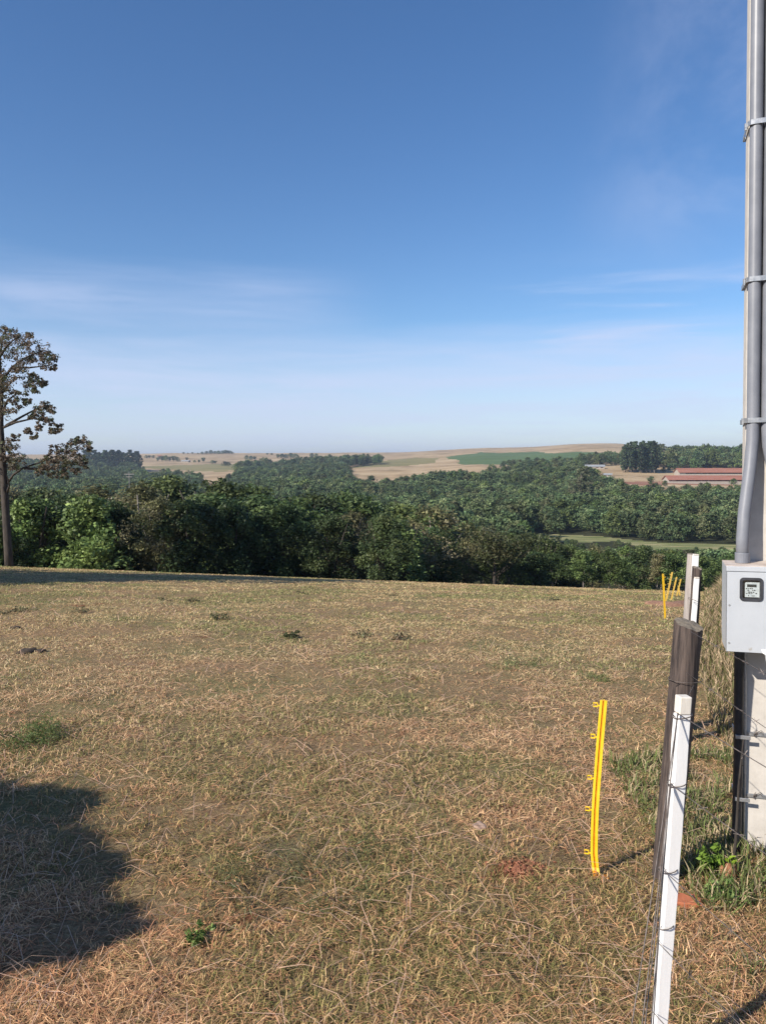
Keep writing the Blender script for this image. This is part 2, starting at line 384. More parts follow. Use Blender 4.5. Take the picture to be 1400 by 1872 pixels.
# short standing turf
n = 400000; x, y = wedge(n, .9, 40, .8)
g, r = patchy(x, y); cl = fbm(x/.22, y/.22, 43, 3)
keep = RS.rand(n) < np.clip((cl-.34)*5, .25, 1)*np.where(r > .6, .35, 1)*np.clip(np.hypot(x-RED.x, y-RED.y)/.16, .25, 1); x, y, g = x[keep], y[keep], g[keep]; n = len(x)
L = RS.uniform(.012, .034, n)*(1+.6*g)*(1+.012*y); W = .0013+.00062*y+RS.rand(n)*.0008
tag(blades('grass', n, y, x, L, W, RS.uniform(.12, 1.25, n), RS.uniform(0, 6.3, n), gcol(x, y, n, .1)),
    'short patchy green and tan grass of the pasture', 'grass', kind='stuff')
# long pale stalks lying about
n = 3600; x, y = wedge(n, 1, 16, .9); L = RS.uniform(.12, .34, n)*(1+.02*y); W = .0012+.0005*y
c = np.array([.6, .43, .28])*RS.uniform(.75, 1.15, n)[:, None]
tag(blades('dry_stalks', n, y, x, L, W, RS.uniform(.0, .35, n)*RS.rand(n), RS.uniform(0, 6.3, n), c, bend=.25, zoff=.012),
    'long bleached stalks scattered loose on the turf', 'stalks', kind='stuff')
# tall rough grass along the fence line on the right
n = 60000; y = 3.9*(34/3.9)**RS.rand(n); edge = np.interp(y, [3.5, 6, 9, 14, 22, 34], [2.05, 2.62, 3.7, 5.9, 9.3, 14.4])
x = edge+RS.rand(n)**1.3*(2.5+.32*y); h = np.clip((x-edge)/.8, .25, 1)*np.clip((y-3.2)/4, .15, 1)
L = RS.uniform(.25, 1.0, n)*h*np.interp(y, [4, 10, 34], [.6, .9, 1.0]); W = .003+.0011*y
c = np.where((RS.rand(n) < .45)[:, None], np.array([.15, .16, .06]), np.array([.42, .34, .19]))*RS.uniform(.6, 1.2, n)[:, None]
tag(blades('tall_grass', n, y, x, L, W, RS.uniform(.9, 1.5, n), RS.uniform(0, 6.3, n), c, bend=.3),
    'tall seeding grass growing behind the fence posts and meter pole', 'tall grass', kind='stuff')
# green weeds growing low at the right, by the pole
n = 34000; y = RS.uniform(1.2, 5.2, n); x = 1.0+.1*y+RS.rand(n)*2.2
k = fbm(x/.35, y/.35, 91, 3) > .5; x, y = x[k], y[k]; n = len(x)
L = RS.uniform(.04, .14, n); W = RS.uniform(.002, .0055, n)+.0006*y
c = np.where((RS.rand(n) < .66)[:, None], np.array([.14, .18, .055]), np.array([.42, .34, .19]))*RS.uniform(.6, 1.3, n)[:, None]
tag(blades('green_grass', n, y, x, L, W, RS.uniform(.3, 1.4, n), RS.uniform(0, 6.3, n), c),
    'fresh green grass around the foot of the concrete pole', 'green grass', kind='stuff')
# ------------------------------------------------------------------ foliage generators
def leafcloud(cens, rads, per, size, cols, rng, flat=.8, aspect=.55, out=.6, lights=None):
    cens = np.asarray(cens, float); rads = np.asarray(rads, float); m = len(cens)
    idx = np.repeat(np.arange(m), per); n = len(idx)
    d = rng.normal(size=(n, 3)); d /= np.linalg.norm(d, axis=1)[:, None]
    rad = rads[idx]*rng.rand(n)**.45
    pos = cens[idx]+d*rad[:, None]*np.array([1, 1, flat])
    nrm = d*out+rng.normal(size=(n, 3))*.6+np.array([0, 0, .35]); nrm /= np.linalg.norm(nrm, axis=1)[:, None]
    a = np.cross(nrm, rng.normal(size=(n, 3))); a /= np.linalg.norm(a, axis=1)[:, None]; b = np.cross(nrm, a)
    s = size*rng.uniform(.6, 1.3, n)[:, None]
    V = np.stack([pos-a*s, pos-b*s*aspect+nrm*s*.12, pos+a*s, pos+b*s*aspect+nrm*s*.12], 1).reshape(-1, 3)
    q = np.arange(n*4).reshape(-1, 4)
    cols = np.asarray(cols, float); base = cols[rng.randint(0, len(cols), m)][idx]*rng.uniform(.75, 1.25, m)[idx][:, None]
    c = base*rng.uniform(.65, 1.35, n)[:, None]
    return V, q, np.repeat(c, 4, axis=0)
def make_tree(name, seed, H, Rr, cols, size, nclump, per, crown0=.25, shape='round', bark='bark', nstem=1, stemr=None, leafm='leaf', link=True):
    """unit-sized tree template: total height H, crown radius Rr, crown starts at crown0*H"""
    rng = np.random.RandomState(seed)
    t = empty(name) if link else None
    cens = []; rads = []; zc0 = crown0*H
    while len(cens) < nclump:
        u = rng.rand(); a = rng.uniform(0, 6.283)
        if shape == 'round': prof = math.sin(math.pi*min(1, .12+.88*u)**.8)**.6 if u < .98 else .2
        elif shape == 'bush': prof = (1-u**2.4)**.55
        elif shape == 'flat': prof = .45+.6*u if u < .75 else .9*math.sqrt(max(0, 1-((u-.75)/.27)**2))
        elif shape == 'tall': prof = (.45+.55*math.sin(math.pi*(u*.9+.05)))*.9*(1-.3*u)
        rr_ = Rr*prof*(rng.rand()**.35)*(.8+.35*math.sin(a*2+seed)+.1*math.sin(a*5+u*7))
        cr = Rr*(rng.uniform(.2, .38) if nclump < 65 and H < 8 else rng.uniform(.16, .3))
        z = zc0+(H-zc0-cr*.7)*u
        cens.append((rr_*math.cos(a), rr_*math.sin(a), max(z, cr*.5))); rads.append(cr)
    V, q, c = leafcloud(cens, rads, per, size, cols, rng)
    crown = npmesh('crown', V, q, M[leafm], c, parent=t, link=link)
    mb = MB(); sr = stemr or .022*H
    for k in range(nstem):
        ox, oy = (rng.uniform(-.12, .12)*H, rng.uniform(-.12, .12)*H) if nstem > 1 else (0, 0)
        top = Vector((ox*2.2+rng.uniform(-.05, .05)*H, oy*2.2+rng.uniform(-.05, .05)*H, H*.86))
        pts = [Vector((ox*.4, oy*.4, -.8)), Vector((ox*.7, oy*.7, H*.18)), Vector((ox*1.2, oy*1.2, H*.45)), top]
        mb.tube(pts, [sr*1.15, sr*.9, sr*.6, sr*.15], 7)
        for j in range(7 if nstem == 1 else 3):
            cc = Vector(cens[rng.randint(len(cens))]); u = rng.uniform(.15, .6)
            st = pts[0].lerp(top, u); mb.tube([st, st.lerp(cc, .5)+Vector((0, 0, -.04*H)), cc], [sr*.4, sr*.25, sr*.08], 5)
    tr = mb.build('trunk', M[bark], parent=t, smooth=True, link=link)
    return (t, crown, tr)
DG = [(0.0559, 0.0869, 0.0342), (0.0776, 0.1149, 0.0435), (0.0435, 0.0683, 0.0279), (0.0994, 0.1304, 0.0466)]
MG = [(0.0926, 0.1389, 0.0464), (0.1256, 0.1719, 0.0556), (0.0687, 0.1058, 0.0371)]
BG = [(0.1242, 0.1932, 0.0621), (0.1656, 0.2346, 0.0759), (0.0897, 0.138, 0.0483)]
OL = [(0.1572, 0.1507, 0.0655), (0.1966, 0.1835, 0.0852), (0.1179, 0.1179, 0.0524), (0.2228, 0.1966, 0.1114)]
FG = [(0.0732, 0.1171, 0.052), (0.1008, 0.1463, 0.0617), (0.0585, 0.0894, 0.0422), (0.13, 0.1626, 0.0732)]
TT = []      # near templates
def template(*a, **k):
    t = make_tree(*a, **k); t[0].location = (0, -500, 0); TT.append([t[0], a[2], False]); return len(TT)-1
t_bush = template('broadleaf_shrub', 1, 6, 3.0, BG, .17, 56, 120, .02, 'bush', nstem=4)
t_bush2 = template('broadleaf_shrub', 2, 6, 3.2, MG, .135, 60, 140, .02, 'bush', nstem=4)
t_dark = template('evergreen_tree', 3, 6, 3.1, DG, .12, 54, 190, .06, 'bush', nstem=3)
t_dark2 = template('evergreen_tree', 4, 6, 2.9, DG, .11, 50, 200, .1, 'round', nstem=2)
t_olive = template('olive_green_tree', 5, 6, 3.0, OL, .11, 60, 112, .12, 'round', bark='palebark', nstem=2)
t_round = template('round_tree', 6, 6, 2.7, MG, .13, 100, 60, .28, 'round', bark='palebark', stemr=.09)
t_thin = template('slender_tree', 8, 6, 1.7, MG, .12, 60, 60, .3, 'tall', bark='palebark', stemr=.06)
t_thin2 = template('slender_tree', 9, 6, 1.9, OL, .11, 55, 55, .3, 'tall', bark='palebark', stemr=.055)
t_flat = template('spreading_tree', 10, 6, 4.4, [(.08, .1, .04), (.12, .12, .055), (.06, .075, .03)], .12, 90, 60, .45, 'flat', stemr=.15)
t_f = [template('forest_tree', 20+i, 11, 5.6-.4*i, [FG, MG, FG, [(.1, .12, .05), (.085, .11, .05), (.12, .13, .065)]][i], .42, 75, 20, [.15, .2, .25, .2][i], ['round', 'round', 'flat', 'round'][i], leafm='farleaf', bark='palebark' if i % 2 else 'bark') for i in range(4)]
t_euc = template('eucalyptus_tree', 30, 24, 4.6, [(.04, .065, .033), (.055, .08, .042)], .75, 70, 18, .12, 'tall', leafm='farleaf', bark='palebark', stemr=.3)
t_pale = template('emergent_tree', 31, 22, 6.0, [(.13, .13, .075), (.1, .11, .06), (.08, .1, .05)], .55, 70, 18, .35, 'round', leafm='farleaf', bark='palebark', stemr=.35)
rg = random.Random(5)
def place(ti, loc, H, rz=None, sxy=None, name=None, **k):
    src = TT[ti]; s = H/src[1]
    o = src[0] if not src[2] else copy_tree(src[0])
    if not src[2]: src[2] = True
    o.location = loc; o.rotation_euler = (rg.uniform(-.04, .04), rg.uniform(-.04, .04), rg.uniform(0, 6.28) if rz is None else rz)
    w = (sxy or rg.uniform(.9, 1.15))*s; o.scale = (w, w, s)
    for key in ('label', 'category', 'group'):
        if key in o: del o[key]
    return tag(o, **k)
def on(px, d, topy, ti, sink=.15, **k):
    g = GD(px, d); H = P(px, topy, d).z-g.z
    g.z -= sink; return place(ti, g, H+sink, **k)
TOPX = [-150, 30, 100, 200, 300, 400, 500, 600, 700, 800, 900, 1000, 1100, 1200, 1300, 1500]
TOPY = [905, 900, 893, 893, 889, 892, 896, 905, 918, 938, 964, 978, 986, 993, 1000, 1010]
def topline(px): return float(np.interp(px, TOPX, TOPY))
# left belt at the edge of the pasture
on(62, 42, 905, t_bush, rz=.5, label='bright green big-leaved shrub just right of the tall bare-trunked tree', cat='shrub')
on(150, 42, 900, t_bush, rz=2.1, label='bright leafy shrub lit from the left, second shrub right of the tall trunk', cat='shrub')
on(-30, 41, 925, t_bush2, label='leafy green shrub behind the foot of the tall trunk at the left edge', cat='shrub')
on(288, 43, 905, t_olive, label='sunlit yellow-green tree bulging forward of the dark left belt', cat='tree')
on(905, 58, 960, t_flat, rz=1.0, sxy=1.15, label='low spreading tree with forked dark trunk at the pasture edge', cat='tree')
kinds_l = [t_dark, t_dark2, t_bush2, t_dark, t_olive, t_dark2]
lab = {t_dark: ('dense dark evergreen tree crowded in the belt behind the pasture edge', 'dark evergreens of the left tree belt'),
       t_dark2: ('dark rounded evergreen with shadowed foot in the belt behind the pasture', 'rounded evergreens of the left tree belt'),
       t_bush2: ('mid green leafy shrub growing among the dark trees of the left belt', 'leafy shrubs of the left tree belt'),
       t_olive: ('yellowish olive tree standing among darker trees behind the pasture', 'olive trees of the left tree belt'),
       t_bush: ('bright green broadleaf shrub in the left belt', 'bright shrubs of the left tree belt'),
       t_round: ('small round tree with pale thin trunk beyond the right pasture edge', 'small round trees beyond the right pasture edge'),
       t_thin: ('slender tree with pale stem beyond the right pasture edge', 'slender trees beyond the right pasture edge'),
       t_thin2: ('thin olive tree with sparse crown beyond the right pasture edge', 'sparse olive trees beyond the right pasture edge')}
def belt(pxs, d0, d1, dy, kinds, low=0):
    for px in pxs:
        px += rg.uniform(-14, 14); d = rg.uniform(d0, d1); ti = rg.choice(kinds)
        l, g = lab[ti]
        on(px, d, topline(px)+dy+rg.uniform(-9, 14)+rg.uniform(-.4, 1)*low, ti, label=l, cat='shrub' if ti in (t_bush, t_bush2) else 'tree', group=g, sxy=rg.uniform(1.15, 1.5) if low else None)
belt([215, 345, 425, 520, 610, 690], 43, 47, 24, [t_dark, t_dark2])
belt(list(range(-120, 800, 84)), 50, 55, 6, kinds_l, 16)
belt(list(range(-160, 860, 80)), 62, 74, -17, [t_olive, t_olive, t_dark2, t_olive, t_bush2], 8)
belt(list(range(740, 1000, 60)), 56, 64, 22, [t_round, t_dark2, t_olive, t_dark])
belt(list(range(770, 1480, 52)), 78, 88, 8, [t_round, t_thin, t_round, t_dark2, t_bush2])
belt(list(range(980, 1420, 42)), 72, 80, 20, [t_thin, t_thin2, t_round, t_round])
belt(list(range(800, 1500, 60)), 94, 106, 6, [t_round, t_olive, t_dark2])
# trees outside the left of the view whose shadows fall across the pasture
for (x_, y_, h_, ti) in [(-18.5, 17.5, 10, t_round), (-18, 18.2, 12.5, t_olive), (-21.5, 18.6, 12, t_round), (-25, 41, 8, t_dark)]:
    place(ti, (x_, y_, Tz(x_, y_)-.1), h_, sxy=.8, label='tall dark tree beside the pasture left of the view, casting the shadow band', cat='tree', group='trees along the left side of the pasture')
# ------------------------------------------------------------------ the tall sparse tree at the left edge
def tall_tree():
    D = 37.0; g = GD(14, D); t = empty('tall_tree', g, label='tall sparse tree with bare dark trunk and reddish brown leaves at the left edge', cat='tree')
    rng = np.random.RandomState(3)
    def q(px, py, dy=0): return P(px, py, D+dy)-g
    mb = MB(); W = D/F
    mb.tube([Vector((0, 0, -.4)), q(15, 1000), q(11, 930), q(6, 850), q(2, 780), q(3, 720), q(0, 660), q(6, 610)],
            [8.5*W, 7*W, 6.8*W, 6.2*W, 5*W, 3.6*W, 2.4*W, .8*W], 10)
    br = [[(14, 884), (25, 868), (42, 856), (75, 845), (118, 828), (150, 812)], [(45, 856), (80, 858), (120, 855)], [(75, 845), (90, 832), (100, 822)],
          [(5, 782), (30, 772), (62, 765), (108, 778)], [(12, 778), (40, 762), (72, 745), (98, 740)], [(4, 720), (14, 705), (32, 690), (62, 688)],
          [(2, 700), (22, 672), (45, 655), (80, 640), (100, 648)], [(22, 672), (55, 672), (92, 668)], [(2, 650), (15, 630), (38, 612)],
          [(5, 760), (12, 735), (30, 720), (52, 722)], [(8, 845), (20, 832), (38, 828)], [(10, 895), (-12, 870), (-40, 850), (-75, 838)],
          [(3, 770), (-25, 750), (-60, 742), (-90, 748)], [(2, 700), (-20, 672), (-52, 650), (-80, 640)], [(0, 650), (-20, 622), (-38, 612)],
          [(8, 610), (14, 600)], [(14, 900), (18, 888), (14, 870)]]
    dys = [rng.uniform(-1.5, 1.5) for _ in br]
    for b, dy in zip(br, dys):
        n = len(b); mb.tube([q(x, y, dy*i/(n-1)) for i, (x, y) in enumerate(b)], [(2.6-2*i/(n-1))*W for i in range(n)], 6)
    mb.build('trunk', M['bark'], t, smooth=True)
    cl = [(8,603,7),(28,612,10),(45,622,12),(30,640,16),(12,630,16),(-8,640,20),(-30,650,20),(-45,640,16),(60,636,12),(80,640,11),(96,652,9),(88,664,10),(70,655,11),(98,672,5),(50,655,12),(20,662,16),(-5,675,18),(35,680,12),(60,690,9),(74,697,7),(82,702,5),(52,706,10),(66,712,6),(15,700,15),(38,722,11),(20,728,12),(-2,722,15),(30,745,9),(10,755,12),(50,735,6),(15,690,14),(0,700,14),(68,750,9),(80,742,8),(95,748,7),(60,762,6),(78,765,8),(90,772,8),(108,782,8),(98,788,5),(62,796,6),(50,788,5),(72,782,5),(30,800,6),(12,812,9),(22,826,12),(36,838,11),(14,842,12),(28,850,9),(-20,800,10),(-10,830,12),(100,822,8),(112,834,9),(122,816,9),(136,808,8),(148,804,7),(158,812,7),(165,822,4),(140,826,9),(128,838,11),(108,850,12),(92,838,8),(82,850,9),(146,842,9),(155,850,6),(126,856,10),(98,864,9),(116,868,8),(72,862,7),(140,862,6),(-40,850,14),(-70,838,16),(-60,742,16),(-90,748,12),(-52,650,18),(-85,640,14),(-30,700,16),(-60,690,12),(-40,770,10),(55,612,5),(3,618,10)]
    cs, rs_ = [], []
    for (x, y, r_) in cl:
        for _ in range(14):
            cs.append(q(x+rng.uniform(-1.15, 1.15)*r_, y+rng.uniform(-1.0, 1.0)*r_, rng.uniform(-1.4, 1.4))); rs_.append(r_*W*rng.uniform(.3, .75))
    V, qd, c = leafcloud(cs, rs_, 26, .052, [(.2, .145, .105), (.25, .185, .135), (.17, .15, .09), (.14, .155, .075), (.29, .22, .16)], rng)
    npmesh('crown', V, qd, M['leaf'], c, parent=t)
tall_tree()
# shading tree close on the left, outside the view; its crown throws the foreground shadow
def near_tree():
    rng = np.random.RandomState(8); t = empty('garden_tree', (-5.39, .78, Tz(-5.39, .78)), label='dense small tree just left of the camera casting the dark foreground shadow', cat='tree')
    cs = []; rs_ = []
    for (x, y, z, r_) in [(0.41, 0.26, 2.14, 0.5), (-0.17, 0.11, 2.2, 0.6), (0.21, 0.91, 2.26, 0.28), (-0.07, 0.99, 2.17, 0.36), (-0.57, 1.01, 2.23, 0.45), (0.05, 0.69, 2.14, 0.42), (-0.12, 0.61, 2.2, 0.5), (0.23, 0.36, 2.26, 0.45), (0.98, -0.04, 2.17, 0.24), (1.21, -0.09, 2.23, 0.15), (0.73, 0.03, 2.14, 0.24), (0.63, -0.29, 2.2, 0.4), (0.48, -0.49, 2.26, 0.42), (0.13, -0.71, 2.17, 0.5), (0.83, -0.21, 2.23, 0.3), (0.08, -0.57, 2.14, 0.45), (-0.57, 0.61, 2.2, 0.5), (-0.47, -0.39, 2.26, 0.6), (-0.37, -0.89, 2.17, 0.5), (0.25, 0.63, 2.2, 0.3), (0.33, 0.46, 2.2, 0.34), (0.63, -0.61, 2.2, 0.35), (0.43, -0.74, 2.2, 0.4), (0.88, -0.46, 2.2, 0.28), (1.08, -0.17, 2.2, 0.2), (0.63, 0.16, 2.2, 0.36), (0.33, 0.89, 2.2, 0.26), (0.85, 0.16, 2.2, 0.24)]:
        for _ in range(7): 
            v = rng.normal(size=3); v /= np.linalg.norm(v); cs.append((x+v[0]*r_*.6, y+v[1]*r_*.6, z+v[2]*r_*.5)); rs_.append(r_*.5)
    V, q, c = leafcloud(cs, rs_, 190, .045, MG, rng); npmesh('crown', V, q, M['leaf'], c, parent=t)
    mb = MB(); mb.tube([(-.1, 0, -.1), (-.05, .05, .9), (0, 0, 1.6), (-.1, .1, 2.2)], [.09, .07, .055, .02], 9)
    for e in [(.9, 0, 2.1), (-.4, .6, 2.2), (.5, .8, 2.2), (.1, -.5, 2.1)]: mb.tube([(0, 0, 1.2), (e[0]*.5, e[1]*.5, 1.6), e], [.04, .03, .01], 6)
    mb.build('trunk', M['bark'], t, smooth=True)
near_tree()
# ------------------------------------------------------------------ valley and hillside woods
def fard(px): return float(np.interp(px, [-500, 0, 150, 262, 275, 400, 450, 630, 650, 760, 880, 960, 1050, 1100, 1160, 1300, 1900],
                                     [1000, 1000, 1020, 1020, 520, 560, 1000, 1020, 560, 560, 630, 715, 715, 500, 455, 440, 440]))
pts = []
yv = 118.0
while yv < 1060:
    sp = 8.2 if yv < 500 else 9.5
    xw = .66*yv+40; nx = int(2*xw/sp)
    for i in range(nx):
        x_ = -xw+i*sp+rg.uniform(-.45, .45)*sp; y_ = yv+rg.uniform(-.45, .45)*sp
        px = 700+x_/y_*F
        if y_ > fard(px)+rg.uniform(-6, 6)-8: continue
        pts.append((x_, y_))
    yv += sp*.9
pa = np.array(pts); msk = np.ones(len(pa), bool)
for nme in ('meadow', 'redsoil', 'olive', 'green'):
    for pl in PL[nme]: msk &= ~inplot(pa[:, 0], pa[:, 1], pl)
pa = pa[msk]
ppx = pa[:, 0]/pa[:, 1]*F+700; bk_ = np.interp(ppx, [980, 1100, 1200, 1300, 1500], [258, 246, 226, 217, 215])
fr_ = np.interp(ppx, [985, 1060, 1130, 1190, 1500], [232, 218, 214, 192, 188])
md = (pa[:, 1] > fr_) & (pa[:, 1] < bk_-4) & (ppx > 975) & (RS.rand(len(pa)) < .86)
pa = pa[~md]
order = np.argsort(pa[:, 1]); pa = pa[order]
NIND = 215
hn = fbm(pa[:, 0]/35, pa[:, 1]/35, 66, 3)
for i in range(min(NIND, len(pa))):
    x_, y_ = pa[i]; px = 700+x_/y_*F; z_ = Tz(x_, y_)
    h_ = 5.0+hn[i]*6
    if px < 1600 and px > 880: h_ = min(h_, max(2.6, P(px, 1002, y_).z-z_))
    place(t_f[rg.randint(0, 3)], (x_, y_, z_-.2), h_, sxy=rg.uniform(.8, 1.05)*max(1, 7/h_), label='rounded woodland tree in the valley wood behind the front tree belt', cat='tree', group='front trees of the valley wood')
extra = []
def grove(poly, sp, h, kind):
    # poly in (px, depth)
    pxs = [p[0] for p in poly]; ds = [p[1] for p in poly]; pl = plot(*poly)
    y_ = min(ds)
    while y_ < max(ds):
        x_ = (min(pxs)-700)/F*y_; x1 = (max(pxs)-700)/F*y_
        while x_ < x1:
            a, b = x_+rg.uniform(-.4, .4)*sp, y_+rg.uniform(-.4, .4)*sp
            if inplot(np.array([a]), np.array([b]), pl)[0]: extra.append((a, b, h*rg.uniform(.75, 1.15)))
            x_ += sp
        y_ += sp*1.2
grove([(1195, 730), (1230, 705), (1290, 705), (1900, 705), (1900, 830), (1300, 820), (1190, 780)], 9, 16, 0)     # wood on the right ridge
grove([(1190, 830), (1900, 830), (1900, 1000), (1185, 900)], 12, 17, 0)
grove([(1048, 760), (1070, 740), (1140, 760), (1140, 900), (1060, 840)], 9, 11, 0)
grove([(905, 790), (1010, 770), (1050, 760), (1050, 800), (960, 850)], 9, 9, 0)
grove([(640, 1000), (700, 1080), (702, 1150), (560, 1180), (440, 1080), (430, 1000)], 10, 13, 0)
grove([(-300, 1000), (258, 1010), (262, 1080), (-300, 1100)], 10, 13, 0)
grove([(248, 600), (362, 600), (372, 740), (330, 780), (248, 790)], 9, 12, 0)
hn2 = 6.0+hn*7.5
def clamph(i):
    a_, b_ = pa[i]; px = 700+a_/b_*F
    if b_ > np.interp(px, [980, 1100, 1200, 1300, 1500], [254, 240, 220, 210, 208]) or px < 960: return min(hn2[i], 8.5) if b_ < 270 and px > 960 else hn2[i]
    return float(np.clip(P(px, 1000, b_).z-Tz(a_, b_), 2.2, hn2[i]))
rest = [(pa[i, 0], pa[i, 1], clamph(i)) for i in range(NIND, len(pa))]+extra
rest = np.array(rest)
nr_ = len(rest); zz = T(rest[:, 0], rest[:, 1])-.3
me = bpy.data.meshes.new('forest'); me.from_pydata(np.stack([rest[:, 0], rest[:, 1], zz], 1).tolist(), [], [])
for nm, arr in (('scl', rest[:, 2]/11*RS.uniform(.85, 1.15, nr_)), ('rot', RS.uniform(0, 6.28, nr_))):
    a = me.attributes.new(nm, 'FLOAT', 'POINT'); a.data.foreach_set('value', arr.astype(np.float32))
a = me.attributes.new('idx', 'INT', 'POINT'); a.data.foreach_set('value', RS.choice([0, 0, 1, 2, 2, 3], nr_).astype(np.int32))
forest = bpy.data.objects.new('forest', me); COL.objects.link(forest)
tag(forest, 'unbroken mixed green woodland filling the valley and far slopes', 'woodland', kind='stuff')
pc = bpy.data.collections.new('woodland_templates')
for i in range(4):
    mc = TT[t_f[i]][0].children
    cr = [o for o in mc if o.name.startswith('crown')][0]; tr = [o for o in mc if o.name.startswith('trunk')][0]
    a_, b_ = cr.data, tr.data; nv = len(a_.vertices)
    co = np.zeros(nv*3, np.float32); a_.vertices.foreach_get('co', co); ob = bpy.data.objects.new('woodland_template_%d' % i, a_.copy())
    pc.objects.link(ob)
ng = bpy.data.node_groups.new('scatter_wood', 'GeometryNodeTree')
ng.interface.new_socket('Geometry', in_out='INPUT', socket_type='NodeSocketGeometry'); ng.interface.new_socket('Geometry', in_out='OUTPUT', socket_type='NodeSocketGeometry')
gi = ng.nodes.new('NodeGroupInput'); go = ng.nodes.new('NodeGroupOutput'); ip = ng.nodes.new('GeometryNodeInstanceOnPoints')
ci = ng.nodes.new('GeometryNodeCollectionInfo'); ci.inputs['Collection'].default_value = pc; ci.inputs['Separate Children'].default_value = True; ci.inputs['Reset Children'].default_value = True
def na_(nm, ty):
    n = ng.nodes.new('GeometryNodeInputNamedAttribute'); n.data_type = ty; n.inputs[0].default_value = nm; return n
s_, r_, x_n = na_('scl', 'FLOAT'), na_('rot', 'FLOAT'), na_('idx', 'INT')
cx_ = ng.nodes.new('ShaderNodeCombineXYZ'); l = ng.links.new
l(gi.outputs[0], ip.inputs['Points']); l(ci.outputs[0], ip.inputs['Instance']); ip.inputs['Pick Instance'].default_value = True
l(x_n.outputs['Attribute'], ip.inputs['Instance Index']); l(r_.outputs['Attribute'], cx_.inputs[2]); l(cx_.outputs[0], ip.inputs['Rotation']); l(s_.outputs['Attribute'], ip.inputs['Scale'])
l(ip.outputs[0], go.inputs[0]); md_ = forest.modifiers.new('scatter', 'NODES'); md_.node_group = ng
print('forest instances', nr_)
# eucalyptus grove
for i in range(26):
    px = 1136+(i % 9)*7.6+rg.uniform(-2.5, 2.5); d = 655+(i//9)*14+rg.uniform(-4, 4)
    on(px, d, 808+rg.uniform(-3, 7)+(8 if px < 1142 else 0), t_euc, sxy=1.0, label='tall dark eucalyptus of the dense grove left of the red-roofed barns', cat='tree', group='eucalyptus grove on the far slope')
# pines of the left ridge
for i in range(24):
    px = 158+(i % 12)*8.6+rg.uniform(-3, 3); d = 1050+(i//12)*22
    on(px, d, 824+rg.uniform(-3, 4), t_euc, sxy=1.5, label='dark straight tree in the even-topped row on the left ridge', cat='tree', group='row of tall trees on the left ridge')
on(1061, 360, 852, t_pale, sxy=1.1, label='tall greyish tree rising above the wooded slope right of the green field', cat='tree')
on(1042, 372, 880, t_pale, sxy=.9, label='shorter grey-green tree leaning against the left of the tallest slope tree', cat='tree')
def far_tree(px, py, hpx, lbl, grp, w=1.2):
    g = G(px, py, 300, 3000); H = hpx/F*g.y
    place(t_f[rg.randint(0, 2)], g, H, sxy=w, label=lbl, cat='tree', group=grp)
for px, h_ in [(336, 4), (344, 3), (352, 4), (362, 3), (370, 5), (378, 6), (386, 8), (393, 6), (400, 7), (407, 7), (413, 8), (419, 7), (424, 5)]:
    far_tree(px, 830.5, h_, 'small round tree in the line crowning the brown far hill', 'trees crowning the far brown hill', 1.7)
for px, h_ in [(289, 8), (297, 11), (304, 12), (311, 10), (318, 11), (325, 9)]:
    far_tree(px, 844, h_, 'dark tree clustered beside the small white farmhouse', 'trees by the far white farmhouse')
for px, py, h_ in [(342, 842, 6), (356, 846, 5), (364, 846, 6), (372, 845, 9), (389, 848, 7), (394, 848, 6), (411, 852, 9), (417, 852, 8)]:
    far_tree(px, py, h_, 'rounded field tree dotted below the far hilltop', 'trees dotted over the far brown slope', 1.5)
for px, py, h_ in [(451, 840, 8), (459, 841, 8), (466, 841, 7), (489, 832, 4), (497, 832, 4), (508, 838, 8), (516, 838, 9), (523, 838, 8), (532, 838, 10), (540, 838, 9), (570, 836, 8), (578, 836, 7)]:
    far_tree(px, py, h_, 'hazy tree in the clump on the far middle skyline', 'hazy trees on the middle skyline', 1.6)
for px in (268, 274, 281): far_tree(px, 838, 6, 'low hazy tree right of the left ridge row', 'low trees right of the left ridge row', 1.3)
for px, py, h_ in [(1212, 864, 10), (1222, 862, 13), (1232, 860, 14), (1243, 858, 11), (1190, 880, 10), (1188, 888, 16), (1215, 890, 12), (1280, 890, 8), (1340, 888, 14), (1120, 884, 9), (1137, 882, 8)]:
    far_tree(px, py, h_, 'bushy tree standing near the red-roofed barns', 'bushy trees near the barns', 1.2)
